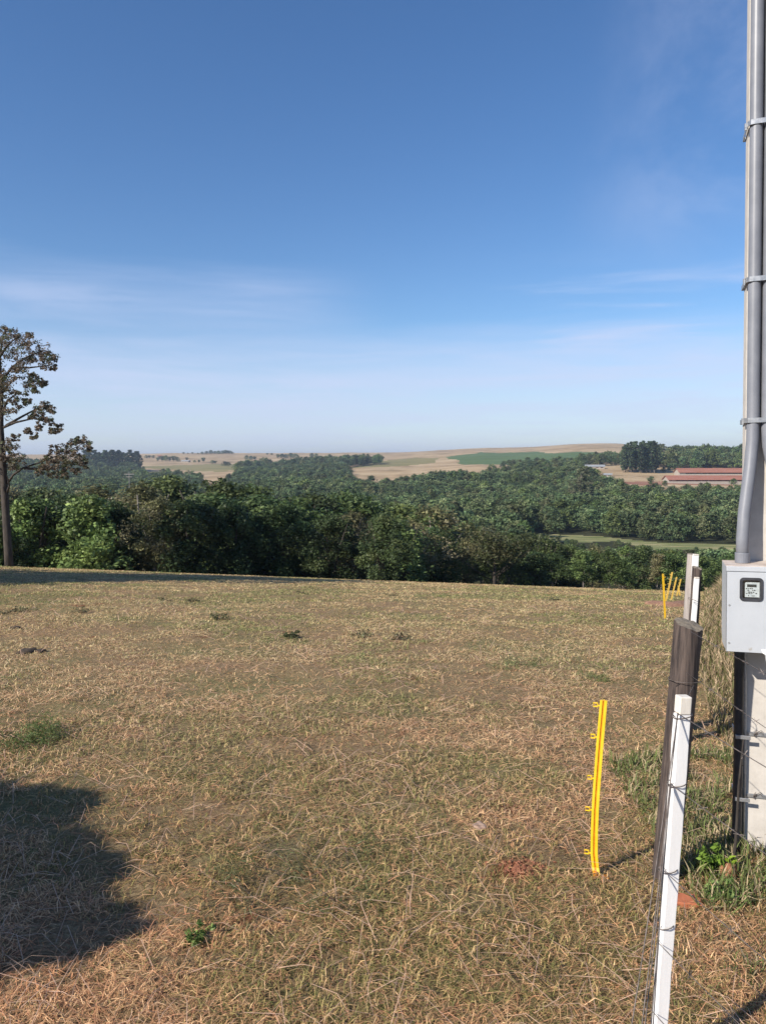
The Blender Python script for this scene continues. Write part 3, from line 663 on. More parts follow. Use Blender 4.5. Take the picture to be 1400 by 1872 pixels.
# ------------------------------------------------------------------ far buildings
def barn(px0, px1, d, dep, hw, hr, label, posts=True):
    a = GD(px0, d); b = GD(px1, d); Lx = b.x-a.x; z0 = max(a.z, GD((px0+px1)/2, d).z, GD(px0, d+dep).z)+.2
    t = empty('barn', (a.x, d, z0), label=label, cat='barn')
    w = MB(); w.box((0, 0, -2.5), (Lx, dep, hw*.38)); w.box((0, 0, hw*.38), (5, dep, hw)); w.box((Lx-1, 0, hw*.38), (Lx, dep, hw)); w.box((5, dep-.3, hw*.38), (Lx-1, dep, hw))
    w.build('wall', M['wallwhite'], t)
    if posts:
        p = MB(); x_ = 8.0
        while x_ < Lx-2: p.box((x_, .05, hw*.38), (x_+.3, .35, hw)); x_ += 5
        p.build('posts', M['wallwhite'], t); t.children[-1]['kind'] = 'stuff'
    r = MB(); e = .9
    r.add([(-e, -e, hw-.1), (Lx+e, -e, hw-.1), (Lx+e, dep/2, hr), (-e, dep/2, hr), (-e, dep+e, hw-.1), (Lx+e, dep+e, hw-.1),
           (-e, -e, hw-.35), (Lx+e, -e, hw-.35), (Lx+e, dep/2, hr-.25), (-e, dep/2, hr-.25), (-e, dep+e, hw-.35), (Lx+e, dep+e, hw-.35)],
          [(0,1,2,3),(3,2,5,4),(7,6,9,8),(8,9,10,11),(0,6,7,1),(4,5,11,10),(0,3,9,6),(3,4,10,9),(2,1,7,8),(5,2,8,11)])
    r.build('roof', M['rooftile'], t)
    g = MB(); g.add([(0, .01, hw), (0, dep, hw), (0, dep/2, hr-.3)], [(0, 1, 2)]); g.add([(Lx, 0, hw), (Lx, dep, hw), (Lx, dep/2, hr-.3)], [(2, 1, 0)])
    g.build('gable', M['wallwhite'], t)
    return t
barn(1222, 1560, 545, 12, 1.7, 4.6, 'nearer long low barn with red clay roof on the right slope')
barn(1241, 1560, 635, 12, 2.2, 5.6, 'rear long barn with red clay roof and white end wall on the right slope')
def house(px, py, w, dp, h, roofm, label, cat='house'):
    g = G(px, py, 300, 3000); t = empty('small_house', g, rg.uniform(-.3, .3), label=label, cat=cat)
    MB().box((-w/2, 0, -2), (w/2, dp, h)).build('wall', M['wallwhite'], t)
    r = MB(); e = .6; hr = h+dp*.22
    r.add([(-w/2-e, -e, h-.1), (w/2+e, -e, h-.1), (w/2+e, dp/2, hr), (-w/2-e, dp/2, hr), (-w/2-e, dp+e, h-.1), (w/2+e, dp+e, h-.1)], [(0,1,2,3),(3,2,5,4),(1,0,4,5),(0,3,4),(1,5,2)])
    r.build('roof', M[roofm], t)
    for k in (-.28, .05, .3): MB().box((w*k, -.06, h*.35), (w*k+w*.12, -.01, h*.75)).build('window', M['darkfitting'], t)
house(292, 841, 8, 8, 8, 'rooftile', 'tiny tall white farmhouse beside dark trees on the far left hill')
house(338, 845, 15, 8, 2.2, 'zinc', 'small pale shed below the trees on the far left hill', 'shed')
house(1087, 857, 17, 8, 2.0, 'zinc', 'pale metal-roofed shed between tree belt and eucalyptus grove', 'shed')
house(1110, 872, 6, 5, 1.8, 'zinc', 'tiny white hut on brown slope below the eucalyptus grove', 'hut')
def pylon(px, py, d, hpx):
    g = GD(px, d); top = P(px, py, d).z; t = empty('power_pole', g, label='slim grey power pole with crossarm above the left valley trees', cat='power pole')
    h = top-g.z
    MB().tube([(0, 0, -.5), (0, 0, h)], [.2, .13], 8).build('pole', M['greywood'], t)
    MB().box((-2.6, -.12, h-1.6), (2.6, .12, h-1.3)).box((-1.6, -.12, h-3.0), (1.6, .12, h-2.75)).build('crossarm', M['greywood'], t)
    for k in (-2.4, -1.2, 1.2, 2.4): MB().tube([(k, 0, h-1.3), (k, 0, h-.9)], .12, 6).build('insulator', M['darkfitting'], t)
pylon(237, 862, 420, 30)
# ------------------------------------------------------------------ concrete pole with conduits and meter box
PB = G(1353, 1556); PYAW = R(-19)
pole = empty('utility_pole', (PB.x, PB.y, PB.z), PYAW, label='pale concrete utility pole with grey conduits strapped on, right edge', cat='utility pole')
pole.rotation_euler = (0, R(-1.0), PYAW)
def local(px, py, yoff):   # point on the plane y=yoff of the pole's frame seen through a pixel
    Mx = (Matrix.Translation(PB) @ pole.rotation_euler.to_matrix().to_4x4()).inverted()
    o = Mx @ Vector((0, 0, CAMZ)); r = ray(px, py); d = Mx.to_3x3() @ Vector(r)
    return o+d*((yoff-o.y)/d.y)
pw, pd = .24, .13
b = MB(); H = 7.5; tp = .03
b.add([(0, 0, -.6), (pw, 0, -.6), (pw, pd, -.6), (0, pd, -.6), (tp*.2, 0, H), (pw-tp, 0, H), (pw-tp, pd-.02, H), (tp*.2, pd-.02, H)],
      [(3,2,1,0),(4,5,6,7),(0,1,5,4),(1,2,6,5),(2,3,7,6),(3,0,4,7)])
b.build('shaft', M['concrete'], pole, bevel=.008)
zt = lambda py: local(1385, py, 0).z
boxtop = local(1360, 1029, -.1).z
# conduits
c1x = .03; z1 = zt(775); 
q1 = local(1356, 1024, -.10)
cpts = [Vector((c1x, -.032, H-.3)), Vector((c1x, -.032, 4)), Vector((c1x, -.032, z1+.02)), Vector((c1x-.002, -.035, z1-.08)), Vector((c1x-.012, -.05, z1-.2)), Vector((q1.x+.008, -.085, q1.z+.22)), Vector((q1.x, -.10, q1.z+.1)), Vector((q1.x, -.10, q1.z-.02))]
MB().tube(cpts, .0275, 20).build('conduit', M['pvc'], pole, smooth=True)
c2x = .091
MB().tube([(c2x, -.032, H-.4), (c2x, -.032, 4), (c2x, -.032, z1-.02), (c2x+.004, -.035, z1-.1), (c2x+.03, -.05, z1-.25), (c2x+.06, -.075, q1.z+.2), (c2x+.075, -.1, q1.z+.08), (c2x+.075, -.1, q1.z-.02)], .0275, 20).build('conduit', M['pvc'], pole, smooth=True)
MB().tube([(q1.x, -.10, q1.z-.012), (q1.x, -.10, q1.z+.035)], .032, 20).build('collar', M['pvc'], pole, smooth=False, bevel=.002)
for py in (231, 514, 769):
    z = zt(py); s = MB(); t_ = .0025; hh = .011
    prof = [(-.008, .05), (-.008, -.01), (-.006, -.045), (.005, -.062), (.022, -.0635), (.05, -.0645), (.083, -.0635), (.1, -.062), (.113, -.045), (.13, -.006), (pw+.004, -.006), (pw+.006, pd+.006), (-.008, pd+.006), (-.008, .05)]
    for i in range(len(prof)-1):
        (x0, y0), (x1, y1) = prof[i], prof[i+1]
        s.add([(x0, y0, z-hh), (x1, y1, z-hh), (x1, y1, z+hh), (x0, y0, z+hh)], [(0, 1, 2, 3)])
    o = s.build('strap', M['steel'], pole); m_ = o.modifiers.new('sol', 'SOLIDIFY'); m_.thickness = .003
    MB().tube([(-.012, -.02, z-.018), (-.012, -.02, z+.012)], .006, 6).build('strap_screw', M['steel'], o)
# lower pipes beneath the box
h0 = local(1350, 1200, -.045); h1 = local(1349, 1380, -.045); h2 = local(1345, 1545, -.045)
MB().tube([(h0.x, -.045, h0.z+.1), (h0.x, -.045, h0.z), (h1.x, -.04, h1.z), (h2.x, -.04, h2.z), (h2.x-.003, -.04, -.2)], .0215, 16).build('black_pipe', M['blackpipe'], pole, smooth=True)
g0 = local(1361, 1200, -.03); g1 = local(1357, 1545, -.03)
MB().tube([(g0.x, -.03, g0.z+.1), (g0.x, -.028, g0.z), (g1.x+.004, -.02, g1.z+.35), (g1.x, -.02, g1.z)], .008, 10).build('ground_wire', M['steel'], pole, smooth=True)
for py in (1342, 1455):
    z = local(1385, py, 0).z; o = MB().box((-.03, -.008, z-.009), (pw+.004, -.001, z+.009)).box((-.034, -.066, z-.009), (-.03, .1, z+.009)).box((-.034, -.07, z-.009), (.03, -.066, z+.009)).build('strap', M['steel'], pole, bevel=.001)
    for k in range(2):
        pts_ = [(.05+.012*math.cos(a*.9)+a*.004, -.012-.004*math.sin(a), z+.014*math.sin(a*1.3)+.008*k) for a in range(8)]
        MB().tube(pts_, .0014, 5).build('tie_wire', M['wire'], o)
# meter box: thing of its own
BX0 = local(1327, 1110, -.235); top = local(1327, 1036, -.235).z; bot = local(1327, 1191, -.235).z
BW = .40; BD = .225
Mw = Matrix.Translation(PB) @ pole.rotation_euler.to_matrix().to_4x4()
borig = Mw @ Vector((BX0.x, -.005-BD, bot))
mbx = empty('meter_box', borig, PYAW, label='light grey electricity meter box with square window mounted on the concrete pole', cat='meter box')
mbx.rotation_euler = (0, R(-1.0), PYAW)
h = top-bot
bb = MB(); ch = .035
prof = [(0, 0), (0, h), (BD, h), (BD, ch*1.6), (BD-ch, 0)]
# body: cross-section in (y,z), chamfered lower back edge
v = [(0, y_, z_) for y_, z_ in prof]+[(BW, y_, z_) for y_, z_ in prof]; nP = 5
fc = [(0, 1, 2, 3, 4), (9, 8, 7, 6, 5)]+[(i, i+5, (i+1) % 5+5, (i+1) % 5) for i in range(5)]
# front opening needs the window: leave front face out and build it as a frame
fc = [f for f in fc if set(f) != {0, 1, 5, 6}]
bb.add(v, fc); bb.add([(0, .012, 0), (BW, .012, 0), (BW, .012, h), (0, .012, h)], [(0, 1, 2, 3)])
bb.build('case', M['boxpaint'], mbx, bevel=.003)
w0 = local(1354, 1058, -.235); w1 = local(1391, 1097, -.235)
wx0, wx1 = w0.x-BX0.x, w1.x-BX0.x; wz1, wz0 = w0.z-bot, w1.z-bot
dz = h-.022
dr = MB()
x0, x1, z0, z1_ = .0015, BW-.0015, .002, dz
for (a0, b0, a1, b1) in ((x0, z0, wx0, z1_), (wx1, z0, x1, z1_), (wx0, z0, wx1, wz0), (wx0, wz1, wx1, z1_)):
    dr.box((a0, -.006, b0), (a1, .008, b1))
dr.build('door', M['boxpaint'], mbx)
for zz_ in (.04, h*.55): MB().tube([(.012, -.0075, zz_), (.012, -.0055, zz_)], .0045, 10).build('door_rivet', M['steel'], mbx)
MB().box((-.001, -.004, dz+.002), (BW+.001, .012, h+.001)).build('top_lip', M['boxpaint'], mbx, bevel=.002)
MB().box((-.001, .0125, h+.0005), (BW+.001, BD, h+.003)).build('lid', M['boxtop'], mbx)
# window frame with rounded corners
def rrect(x0, z0, x1, z1, r, n=5):
    out = []
    for (cx, cz, a0) in ((x1-r, z1-r, 0), (x0+r, z1-r, 90), (x0+r, z0+r, 180), (x1-r, z0+r, 270)):
        for k in range(n+1):
            a = R(a0+90*k/n); out.append((cx+r*math.cos(a), cz+r*math.sin(a)))
    return out
ou = rrect(wx0-.006, wz0-.006, wx1+.006, wz1+.006, .016); inn = rrect(wx0+.005, wz0+.005, wx1-.005, wz1-.005, .01); k_ = len(ou)
fv = [(x, -.011, z) for x, z in ou]+[(x, -.011, z) for x, z in inn]+[(x, -.004, z) for x, z in ou]+[(x, .011, z) for x, z in inn]
ff = []
for i in range(k_):
    j = (i+1) % k_; ff += [(i, j, j+k_, i+k_), (i, i+2*k_, j+2*k_, j), (i+k_, j+k_, j+3*k_, i+3*k_)]
wf = MB().add(fv, ff).build('window_frame', M['rubber'], mbx)
MB().add([(wx0+.004, -.003, wz0+.004), (wx1-.004, -.003, wz0+.004), (wx1-.004, -.003, wz1-.004), (wx0+.004, -.003, wz1-.004)], [(0, 1, 2, 3)]).build('glass', M['glass'], wf)
mw, mh = wx1-wx0, wz1-wz0
dark = MB().box((wx0+.004, .0105, wz0+.004), (wx1-.004, .0115, wz1-.004)).build('recess', M['rubber'], mbx)
met = MB().box((wx0+mw*.2, .003, wz0+mh*.1), (wx1-mw*.08, .010, wz1-mh*.17)).build('meter_face', M['dial'], mbx, bevel=.001)
MB().box((wx0+mw*.3, .0015, wz0+mh*.6), (wx1-mw*.24, .0028, wz0+mh*.73)).build('display', M['lcd'], met)
mk = MB(); rq = random.Random(2)
for rowz in (.16, .27, .33, .42, .5):
    xx = .24
    while xx < .82:
        l_ = rq.uniform(.03, .09)
        if rq.random() < .65: mk.box((wx0+mw*xx, .002, wz0+mh*rowz), (wx0+mw*(xx+l_), .0028, wz0+mh*(rowz+rq.uniform(.02, .05))))
        xx += l_+.03
mk.build('dial_marks', M['lcd'], met)
s0 = local(1396, 1192, -.24); sx, sz = s0.x-BX0.x, s0.z-bot
sl = MB().add([(sx-.012, -.012, sz+.012), (sx-.004, -.016, sz+.002), (sx+.02, -.014, sz+.014), (sx+.022, -.014, sz-.004), (sx+.006, -.02, sz-.012), (sx-.008, -.013, sz-.004)], [(0, 1, 2), (1, 4, 3, 2), (0, 5, 4, 1)]).build('seal_tag', M['seal'], mbx)
MB().tube([(sx+.002, -.016, sz), (sx+.006, -.017, sz-.03), (sx+.012, -.015, sz-.06), (sx+.02, -.012, sz-.1)], .001, 5).build('seal_cord', M['seal'], sl)
# ------------------------------------------------------------------ fence posts
def between(a, b, t): return a+(b-a)*t
def post(name, top, base, r0, r1, mat, label, cut=.02, n=22, seed=1, cat='fence post'):
    base = Vector(base); top = Vector(top); t = empty(name, base, label=label, cat=cat)
    d = top-base; rng = random.Random(seed); mb = MB(); vs = []; rows = 9
    off = [1+rng.uniform(-.05, .05) for _ in range(n)]
    for i in range(rows):
        u = i/(rows-1); p = d*u if i else d*(-.12)
        r_ = r1+(r0-r1)*u
        for k in range(n):
            a = 2*math.pi*k/n; rr_ = r_*off[k]*(1+rng.uniform(-.01, .01))
            z = p.z
            if i == rows-1: z += -cut*math.cos(a+.9)+rng.uniform(-.004, .004)
            vs.append((p.x+rr_*math.cos(a), p.y+rr_*math.sin(a), z))
    fs = [(i*n+k, i*n+(k+1) % n, (i+1)*n+(k+1) % n, (i+1)*n+k) for i in range(rows-1) for k in range(n)]
    mb.add(vs, fs); mb.build('shaft', M[mat], t, smooth=True)
    e = MB(); tp_ = vs[-n:]; c = sum((Vector(v_) for v_ in tp_), Vector())/n
    e.add(tp_+[tuple(c+Vector((0, 0, .006)))], [(k, (k+1) % n, n) for k in range(n)]); e.build('cut_top', M['endgrain'], t)
    return t
def stake(top, base, w, th, label, yaw=0, tip=.05):
    base = Vector(base); top = Vector(top); t = empty('white_stake', base, label=label, cat='stake')
    d = top-base; u = d.normalized(); side = Vector((math.cos(yaw), math.sin(yaw), 0)); side = (side-u*side.dot(u)).normalized(); dep = u.cross(side)
    Mx = Matrix((side, dep, u)).transposed().to_4x4()
    Ln = d.length; rng = random.Random(3); m = MB(); rows = 14; vs = []
    for i in range(rows+1):
        z = -.1+(Ln-tip+.1)*i/rows; wx = rng.uniform(-.0012, .0012)
        for sx_, sy_ in ((-1, -1), (1, -1), (1, 1), (-1, 1)): vs.append(Mx @ Vector((sx_*(w/2+rng.uniform(-.0008, .0008))+wx, sy_*th/2, z)))
    fs = [(i*4+k, i*4+(k+1) % 4, i*4+4+(k+1) % 4, i*4+4+k) for i in range(rows) for k in range(4)]
    m.add(vs, fs); m.build('shaft', M['white'], t, bevel=.001)
    MB().box((-w/2-.0003, -th/2-.0003, Ln-tip), (w/2+.0003, th/2+.0003, Ln), Mx).build('worn_tip', M['tipwood'], t, bevel=.003)
    return t
pb = G(1214, 1607); bigtop = P(1258, 1141, pb.y+.02)
post('wooden_post', bigtop, pb, .060, .0545, 'darkwood', 'thick dark weathered wooden fence post leaning right, behind the nearest white stake', seed=4)
pb2 = G(1262, 1165, 4, 9); d2 = pb2.y
d2 = 5.6
def atd(px, py, d):
    p_ = P(px, py, d); return p_
def gp(px, d): return GD(px, d)
post('wooden_post', atd(1266, 1013, d2+.25), GD(1257, d2+.25), .041, .043, 'greywood', 'pale grey weathered fence post, tallest of the far pair behind the dark post', cut=.004, seed=6)
post('wooden_post', atd(1273.5, 1038, d2-.05), GD(1265, d2-.05), .034, .037, 'darkwood', 'slim dark fence post right in front of the pale grey post', cut=.01, seed=8)
stake(atd(1273, 1055, d2-.13), GD(1262, d2-.13), .032, .02, 'white stake fixed to the slim dark post, in the middle distance', tip=.01)
stake(atd(1271, 1013, d2+.19), GD(1264, d2+.19), .042, .02, 'white painted stake end showing above the slim dark post', tip=.01)
SD = 2.1
st_top = P(1249, 1272, SD); sb = P(1197, 1975, SD); sb.z = Tz(sb.x, SD)
stake(st_top, sb, .0345, .03, 'tall white painted wooden stake nearest the camera, leaning right', yaw=.15, tip=.05)
# ------------------------------------------------------------------ wires
def sag(a, b, n=14, s=.02):
    return [a.lerp(b, i/(n-1))-Vector((0, 0, s*4*(i/(n-1))*(1-i/(n-1)))) for i in range(n)]
def barbed(a, b, label, s=.015, r=.0013, barbs=True, grp='fence wires'):
    pts_ = sag(a, b, s=s); t = empty('fence_wire', a, label=label, cat='wire', group=grp)
    L_ = [p-a for p in pts_]; MB().tube(L_, r, 5).build('strand', M['wire'], t, smooth=True)
    if barbs:
        ln = (b-a).length; k = max(3, int(ln/.12)); m = MB(); rq_ = random.Random(int(ln*1000))
        for i in range(1, k):
            p = Vector(L_[0]).lerp(Vector(L_[-1]), i/k); u = i/k; p.z -= s*4*u*(1-u)
            for j in range(2):
                v_ = Vector((rq_.uniform(-1, 1), rq_.uniform(-1, 1), rq_.uniform(-1, 1))).normalized()*.013
                m.tube([p-v_, p+v_], r*.7, 4)
        if k >= 6: m.build("barbs", M["wire"], t)
    return t
# runs coming towards the camera on the right
for i, (px, py, dd) in enumerate([(1262, 1155, pb.y-.07), (1253, 1229, pb.y-.07)]):
    a = P(px, py, dd); b_ = Vector((a.x+.06, -.6, a.z-.02)); barbed(a, b_, 'wire run from the thick dark post towards the camera, %s of two' % ('upper', 'lower')[i], .01)
for i, (px, py) in enumerate([(1238, 1304), (1226, 1434), (1211, 1590), (1201, 1722), (1193, 1850)]):
    a = P(px, py, SD-.02)
    if i < 4:
        wr = pb+(bigtop-pb)*(.78-.2*i); wr.x += .02; wr.y -= .065
        barbed(a, wr, 'wire strand tied between the nearest white stake and the dark post, strand %s' % ('uppermost', 'second', 'third', 'lowest')[i], .004, barbs=False, grp='strands between stake and dark post')
    c_ = P(px+128, py+118, SD-.35)
    b_ = Vector((a.x+.5, .6, a.z-.03)); barbed(a, Vector((a.x+.28+.02*i, 1.1, a.z-.05)), 'barbed wire running right from the nearest white stake, %s of five' % ('topmost', 'second', 'third', 'fourth', 'lowest')[i], .012)
for i, (px, py, qx) in enumerate([(1238, 1304, 1150), (1238, 1306, 1168), (1226, 1434, 1172), (1224, 1436, 1184), (1211, 1590, 1188)]):
    a = P(px, py, SD-.025); b_ = P(qx, 1900+i*12, SD-.45)
    barbed(a, b_, 'loose slack wire hanging down left of the nearest white stake, strand %s' % ('one leftmost', 'second from left', 'third from left', 'fourth from left', 'nearest the stake')[i], .02, .0016, barbs=(i > 1), grp='slack wires left of the stake')
barbed(P(1258, 1192, pb.y+.0), Vector((P(1100, 1165, 8).x, 8, Tz(P(1100, 1165, 8).x, 8)+.1)), 'thin loose wire trailing left across the grass from the dark post', .05, .001, False)
def ring(c, r, label, u=None, tilt=.2):
    t = empty('tie_wire', c, label=label, cat='wire', group='wire ties round stake and post')
    pts_ = [Vector((r*1.1*math.cos(a/12*6.283), r*math.sin(a/12*6.283), tilt*r*math.cos(a/12*6.283))) for a in range(13)]
    m = MB().tube(pts_, .0016, 5); m.tube([Vector((-r, -r*.6, 0)), Vector((-r*1.5, -r*.9, .012)), Vector((-r*1.2, -r, .02))], .0015, 5)
    m.build('loop', M['wire'], t, smooth=True)
for i, (px, py) in enumerate([(1243, 1308), (1233, 1432), (1217, 1588), (1210, 1690)]):
    ring(P(px+3, py, SD), .024, 'twisted wire tie round the nearest white stake, %s' % ('topmost', 'second from top', 'third from top', 'lowest')[i])
ring(P(1252, 1241, pb.y), .066, 'wire loop round the thick dark post', tilt=.02)
ring(P(1266, 1096, d2-.2), .03, 'wire tie on the distant white stake', tilt=-.5)
# ------------------------------------------------------------------ yellow step-in stakes
def yellow(name, ctr, w, clips, mat, label, foot=True, side=-1, yaw=0, group=None):
    """ctr: list of world points from top to base"""
    base = Vector(ctr[-1]); t = empty(name, base, label=label, cat='fence stake', group=group)
    pts_ = [Vector(p)-base for p in ctr]; c, s = math.cos(yaw), math.sin(yaw)
    ex = Vector((c, s, 0)); ey = Vector((-s, c, 0))
    # section: two flanges and a recessed web
    sec = [(-.5, -.25), (-.16, -.25), (-.1, .0), (.1, .0), (.16, -.25), (.5, -.25), (.5, .1), (.15, .12), (.12, .4), (-.12, .4), (-.15, .12), (-.5, .1)]
    vs = []; n = len(sec)
    for p in pts_:
        for a, b_ in sec: vs.append(p+ex*a*w+ey*b_*w)
    fs = [(i*n+k, i*n+(k+1) % n, (i+1)*n+(k+1) % n, (i+1)*n+k) for i in range(len(pts_)-1) for k in range(n)]
    fs += [tuple(range(n)), tuple((len(pts_)-1)*n+k for k in range(n-1, -1, -1))]
    MB().add(vs, fs).build('stem', M[mat], t)
    gv = MB()
    for i in range(len(pts_)-1):
        a, b_ = pts_[i], pts_[i+1]
        q_ = [a-ex*w*.1-ey*w*.012, a+ex*w*.1-ey*w*.012, b_+ex*w*.1-ey*w*.012, b_-ex*w*.1-ey*w*.012]
        gv.add(q_, [(3, 2, 1, 0)])
    gv.build('groove', M['orange'], t)
    tot = len(pts_)-1
    for u in clips:
        i = min(int(u*tot), tot-1); p = pts_[i].lerp(pts_[i+1], u*tot-i)+ex*side*w*.5
        k = w*.5; m = MB(); o_ = ex*side
        m.tube([p, p+o_*k*.5, p+o_*k*.6+Vector((0, 0, k*.7)), p+o_*k*1.7+Vector((0, 0, k*.7)), p+o_*k*1.7+Vector((0, 0, -k*.35)), p+o_*k*.6+Vector((0, 0, -k*.35)), p+o_*k*.5+Vector((0, 0, .0))], w*.11, 6)
        m.build('clip', M[mat], t)
    if foot:
        f = MB(); f.box((-.015, -.015, -.012), (.05, .02, .004)); f.box((-.018, -.012, -.05), (-.004, .006, .03))
        f.build('foot', M['orange'], t, bevel=.003)
    return t
yb = G(1091, 1604); yd = yb.y
cp = [(1103, 1280), (1099.5, 1320), (1096, 1360), (1093, 1400), (1090, 1440), (1087.5, 1480), (1086, 1520), (1085.5, 1560), (1088, 1585), (1091, 1604)]
yellow('step_in_stake', [P(a, b_, yd+.02) for a, b_ in cp[:-1]]+[yb], .031, [.03, .19, .40, .56, .78], 'yellow', 'bright yellow plastic step-in fence stake standing nearest, with five wire clips', yaw=-.35)
for (tx, ty, bx, by, d, w, lb, sd) in [(1211, 1049, 1215, 1131, None, .05, 'leftmost and nearest yellow stake of the distant group', 1), (1228, 1046, 1217, 1097, None, .06, 'yellow stake leaning right, second from left in the distant group', -1),
                         (1236, 1055, 1226, 1097, None, .055, 'pale yellow stake leaning right, third from left in the distant group', -1), (1244, 1058, 1236, 1090, None, .05, 'thin yellow stake right of the three in the distant group', -1), (1240, 1072, 1242, 1089, None, .045, 'shortest yellow stake half hidden at the right of the distant group', -1)]:
    g = G(bx, by, 3, 34); n_ = 6
    c_ = [P(tx+(bx-tx)*i/n_, ty+(by-ty)*i/n_, g.y) for i in range(n_)]+[g]
    yellow('step_in_stake', c_, w*.62, [.08, .25, .42, .6, .8], 'yellow' if sd == 1 else 'paleyellow', lb, False, sd, group='distant yellow stakes')
barbed(P(1211, 1050, 12.5), P(1262, 1053, d2+.2), 'thin wire from the distant yellow stakes to the pale grey post', .05, .002, False)
# ------------------------------------------------------------------ small things on the ground
def lump(name, c, r, mat, label, cat, grp=None, fl=.4, seed=0, z=0):
    rng = random.Random(seed); bm = bmesh.new(); bmesh.ops.create_icosphere(bm, subdivisions=3, radius=1)
    for v_ in bm.verts:
        k = 1+.25*math.sin(v_.co.x*4+seed)*math.cos(v_.co.y*5)+rng.uniform(-.08, .08)
        v_.co = Vector((v_.co.x*r*k, v_.co.y*r*k*.8, v_.co.z*r*fl*k))
    me_ = bpy.data.meshes.new(name); bm.to_mesh(me_); bm.free(); me_.materials.append(M[mat])
    for p in me_.polygons: p.use_smooth = True
    o = bpy.data.objects.new(name, me_); COL.objects.link(o); o.location = c+Vector((0, 0, z-(r*fl*.45 if mat == 'earth' else 0))); o.rotation_euler = (0, 0, rng.uniform(0, 6))
    return tag(o, label, cat, grp)
lump('soil_clod', G(876, 1514), .05, 'clod', 'pale tan clod of dried earth lying among the straw in the middle foreground', 'clod', fl=.3, seed=5, z=.004)
for i, (px, py, r_) in enumerate([(30, 1149, .09), (52, 1193, .12), (75, 1192, .08)]):
    lump('dung', G(px, py), r_, 'dung', ['small dark dung lump farthest left on the pasture', 'larger dark dung pat near the left edge', 'dark dung pat beside the larger one, to its right'][i], 'dung', seed=i+9)
lump('earth_mound', G(1235, 1108, 3, 30), .75, 'earth', 'low reddish brown earth heap at the foot of the distant yellow stakes', 'earth heap', fl=.16, seed=2)
crumbs = MB(); rc = random.Random(4)
for k in range(260):
    a_ = rc.uniform(0, 6.283); q_ = abs(rc.gauss(0, .09)); cx1, cy1 = RED.x+q_*1.3*math.cos(a_), RED.y+q_*math.sin(a_); r_ = rc.uniform(.003, .013)
    c1 = Vector((cx1, cy1, Tz(cx1, cy1)+r_*.4)); vv = [c1+Vector((rc.uniform(-.3, .3)+dx, rc.uniform(-.3, .3)+dy, dz*rc.uniform(.5, .9)))*r_ for dx, dy, dz in ((1,0,0),(0,1,0),(-1,0,0),(0,-1,0),(0,0,1),(0,0,-1))]
    crumbs.add(vv, [(0,1,4),(1,2,4),(2,3,4),(3,0,4),(1,0,5),(2,1,5),(3,2,5),(0,3,5)])
tag(crumbs.build('loose_earth', M['redearth']), 'loose crumbs of red earth on the bare spot left of the nearest yellow stake', 'loose earth', kind='stuff')
bk = G(1252, 1655); Mb = Matrix.Rotation(.12, 4, 'Z')
br_ = MB().box((-.075, -.03, -.03), (.062, .04, .028)).build('clay_brick', M['brick'], bevel=.004); br_.location = bk; br_.rotation_euler = (.1, .06, -.08)
tag(br_, 'broken orange clay brick lying in the grass right of the nearest white stake', 'brick')
# weathered stick leaning by the pole
sa = G(1338, 1590); sb_ = P(1358, 1352, PB.y-.25)
sk = MB().tube([Vector((0, 0, -.05)), (sb_-sa)*.3+Vector((.004, 0, 0)), (sb_-sa)*.65-Vector((.003, 0, 0)), sb_-sa], [.0085, .007, .0055, .003], 8)
for u in (.3, .45, .62, .8): 
    p = (sb_-sa)*u; sk.tube([p, p+Vector((.012*(-1)**int(u*10), 0, .008))], .003, 5)
so = sk.build('leaning_stick', M['bark'], smooth=True); so.location = sa; tag(so, 'thin knobbly stick leaning against the foot of the concrete pole', 'stick')
lump('soil_clod', G(1330, 1602), .05, 'rust', 'rusty brown clod at the foot of the leaning stick', 'clod', fl=.8, seed=3, z=.02)
# weeds
def weed(px, py, r, hgt, cols, nl, size, label, seed, grp=None, cat='weed', dmax=60):
    asp = .45 if cat == 'weed' else .1
    if cat != 'weed': nl = int(nl*2.2); size *= 1.7
    rng = np.random.RandomState(seed); g = G(px, py, .8, dmax); t = empty('weed', g, label=label, cat=cat, group=grp)
    cs = rng.uniform(-1, 1, (14, 3))*np.array([r, r, .5*hgt])+np.array([0, 0, hgt*.55]); 
    V, q, c = leafcloud(cs, np.full(14, r*.38), nl//14, size, cols, rng, flat=.7, aspect=asp); V[:, 2] = np.maximum(V[:, 2], 0)
    npmesh('leaves', V, q, M['leaf'], c, parent=t)
    m = MB()
    for k in range(7): m.tube([(0, 0, -.02), tuple(cs[k]*.5), tuple(cs[k])], [size*.12, size*.1, size*.05], 4)
    m.build('stems', M['bark'], t)
BGW = [(.14, .22, .05), (.2, .27, .08), (.1, .16, .04)]
weed(1304, 1598, .07, .11, [(.24, .38, .04), (.18, .32, .05)], 420, .014, 'bright yellow-green leafy weed at the foot of the pole', 1)
weed(1325, 1640, .08, .07, BGW, 400, .012, 'spreading green weed below the bright one by the pole', 2)
weed(362, 1722, .05, .05, BGW, 300, .01, 'little fresh green weed beside the foreground shadow', 3)
weed(532, 1167, .09, .09, [(.08, .1, .04), (.1, .11, .05)], 190, .024, 'dark green weed tuft alone in the mid pasture', 4)
weed(401, 1133, .12, .11, [(.12, .13, .06), (.16, .15, .08)], 170, .026, 'upright green weed tuft in the left far pasture', 5)
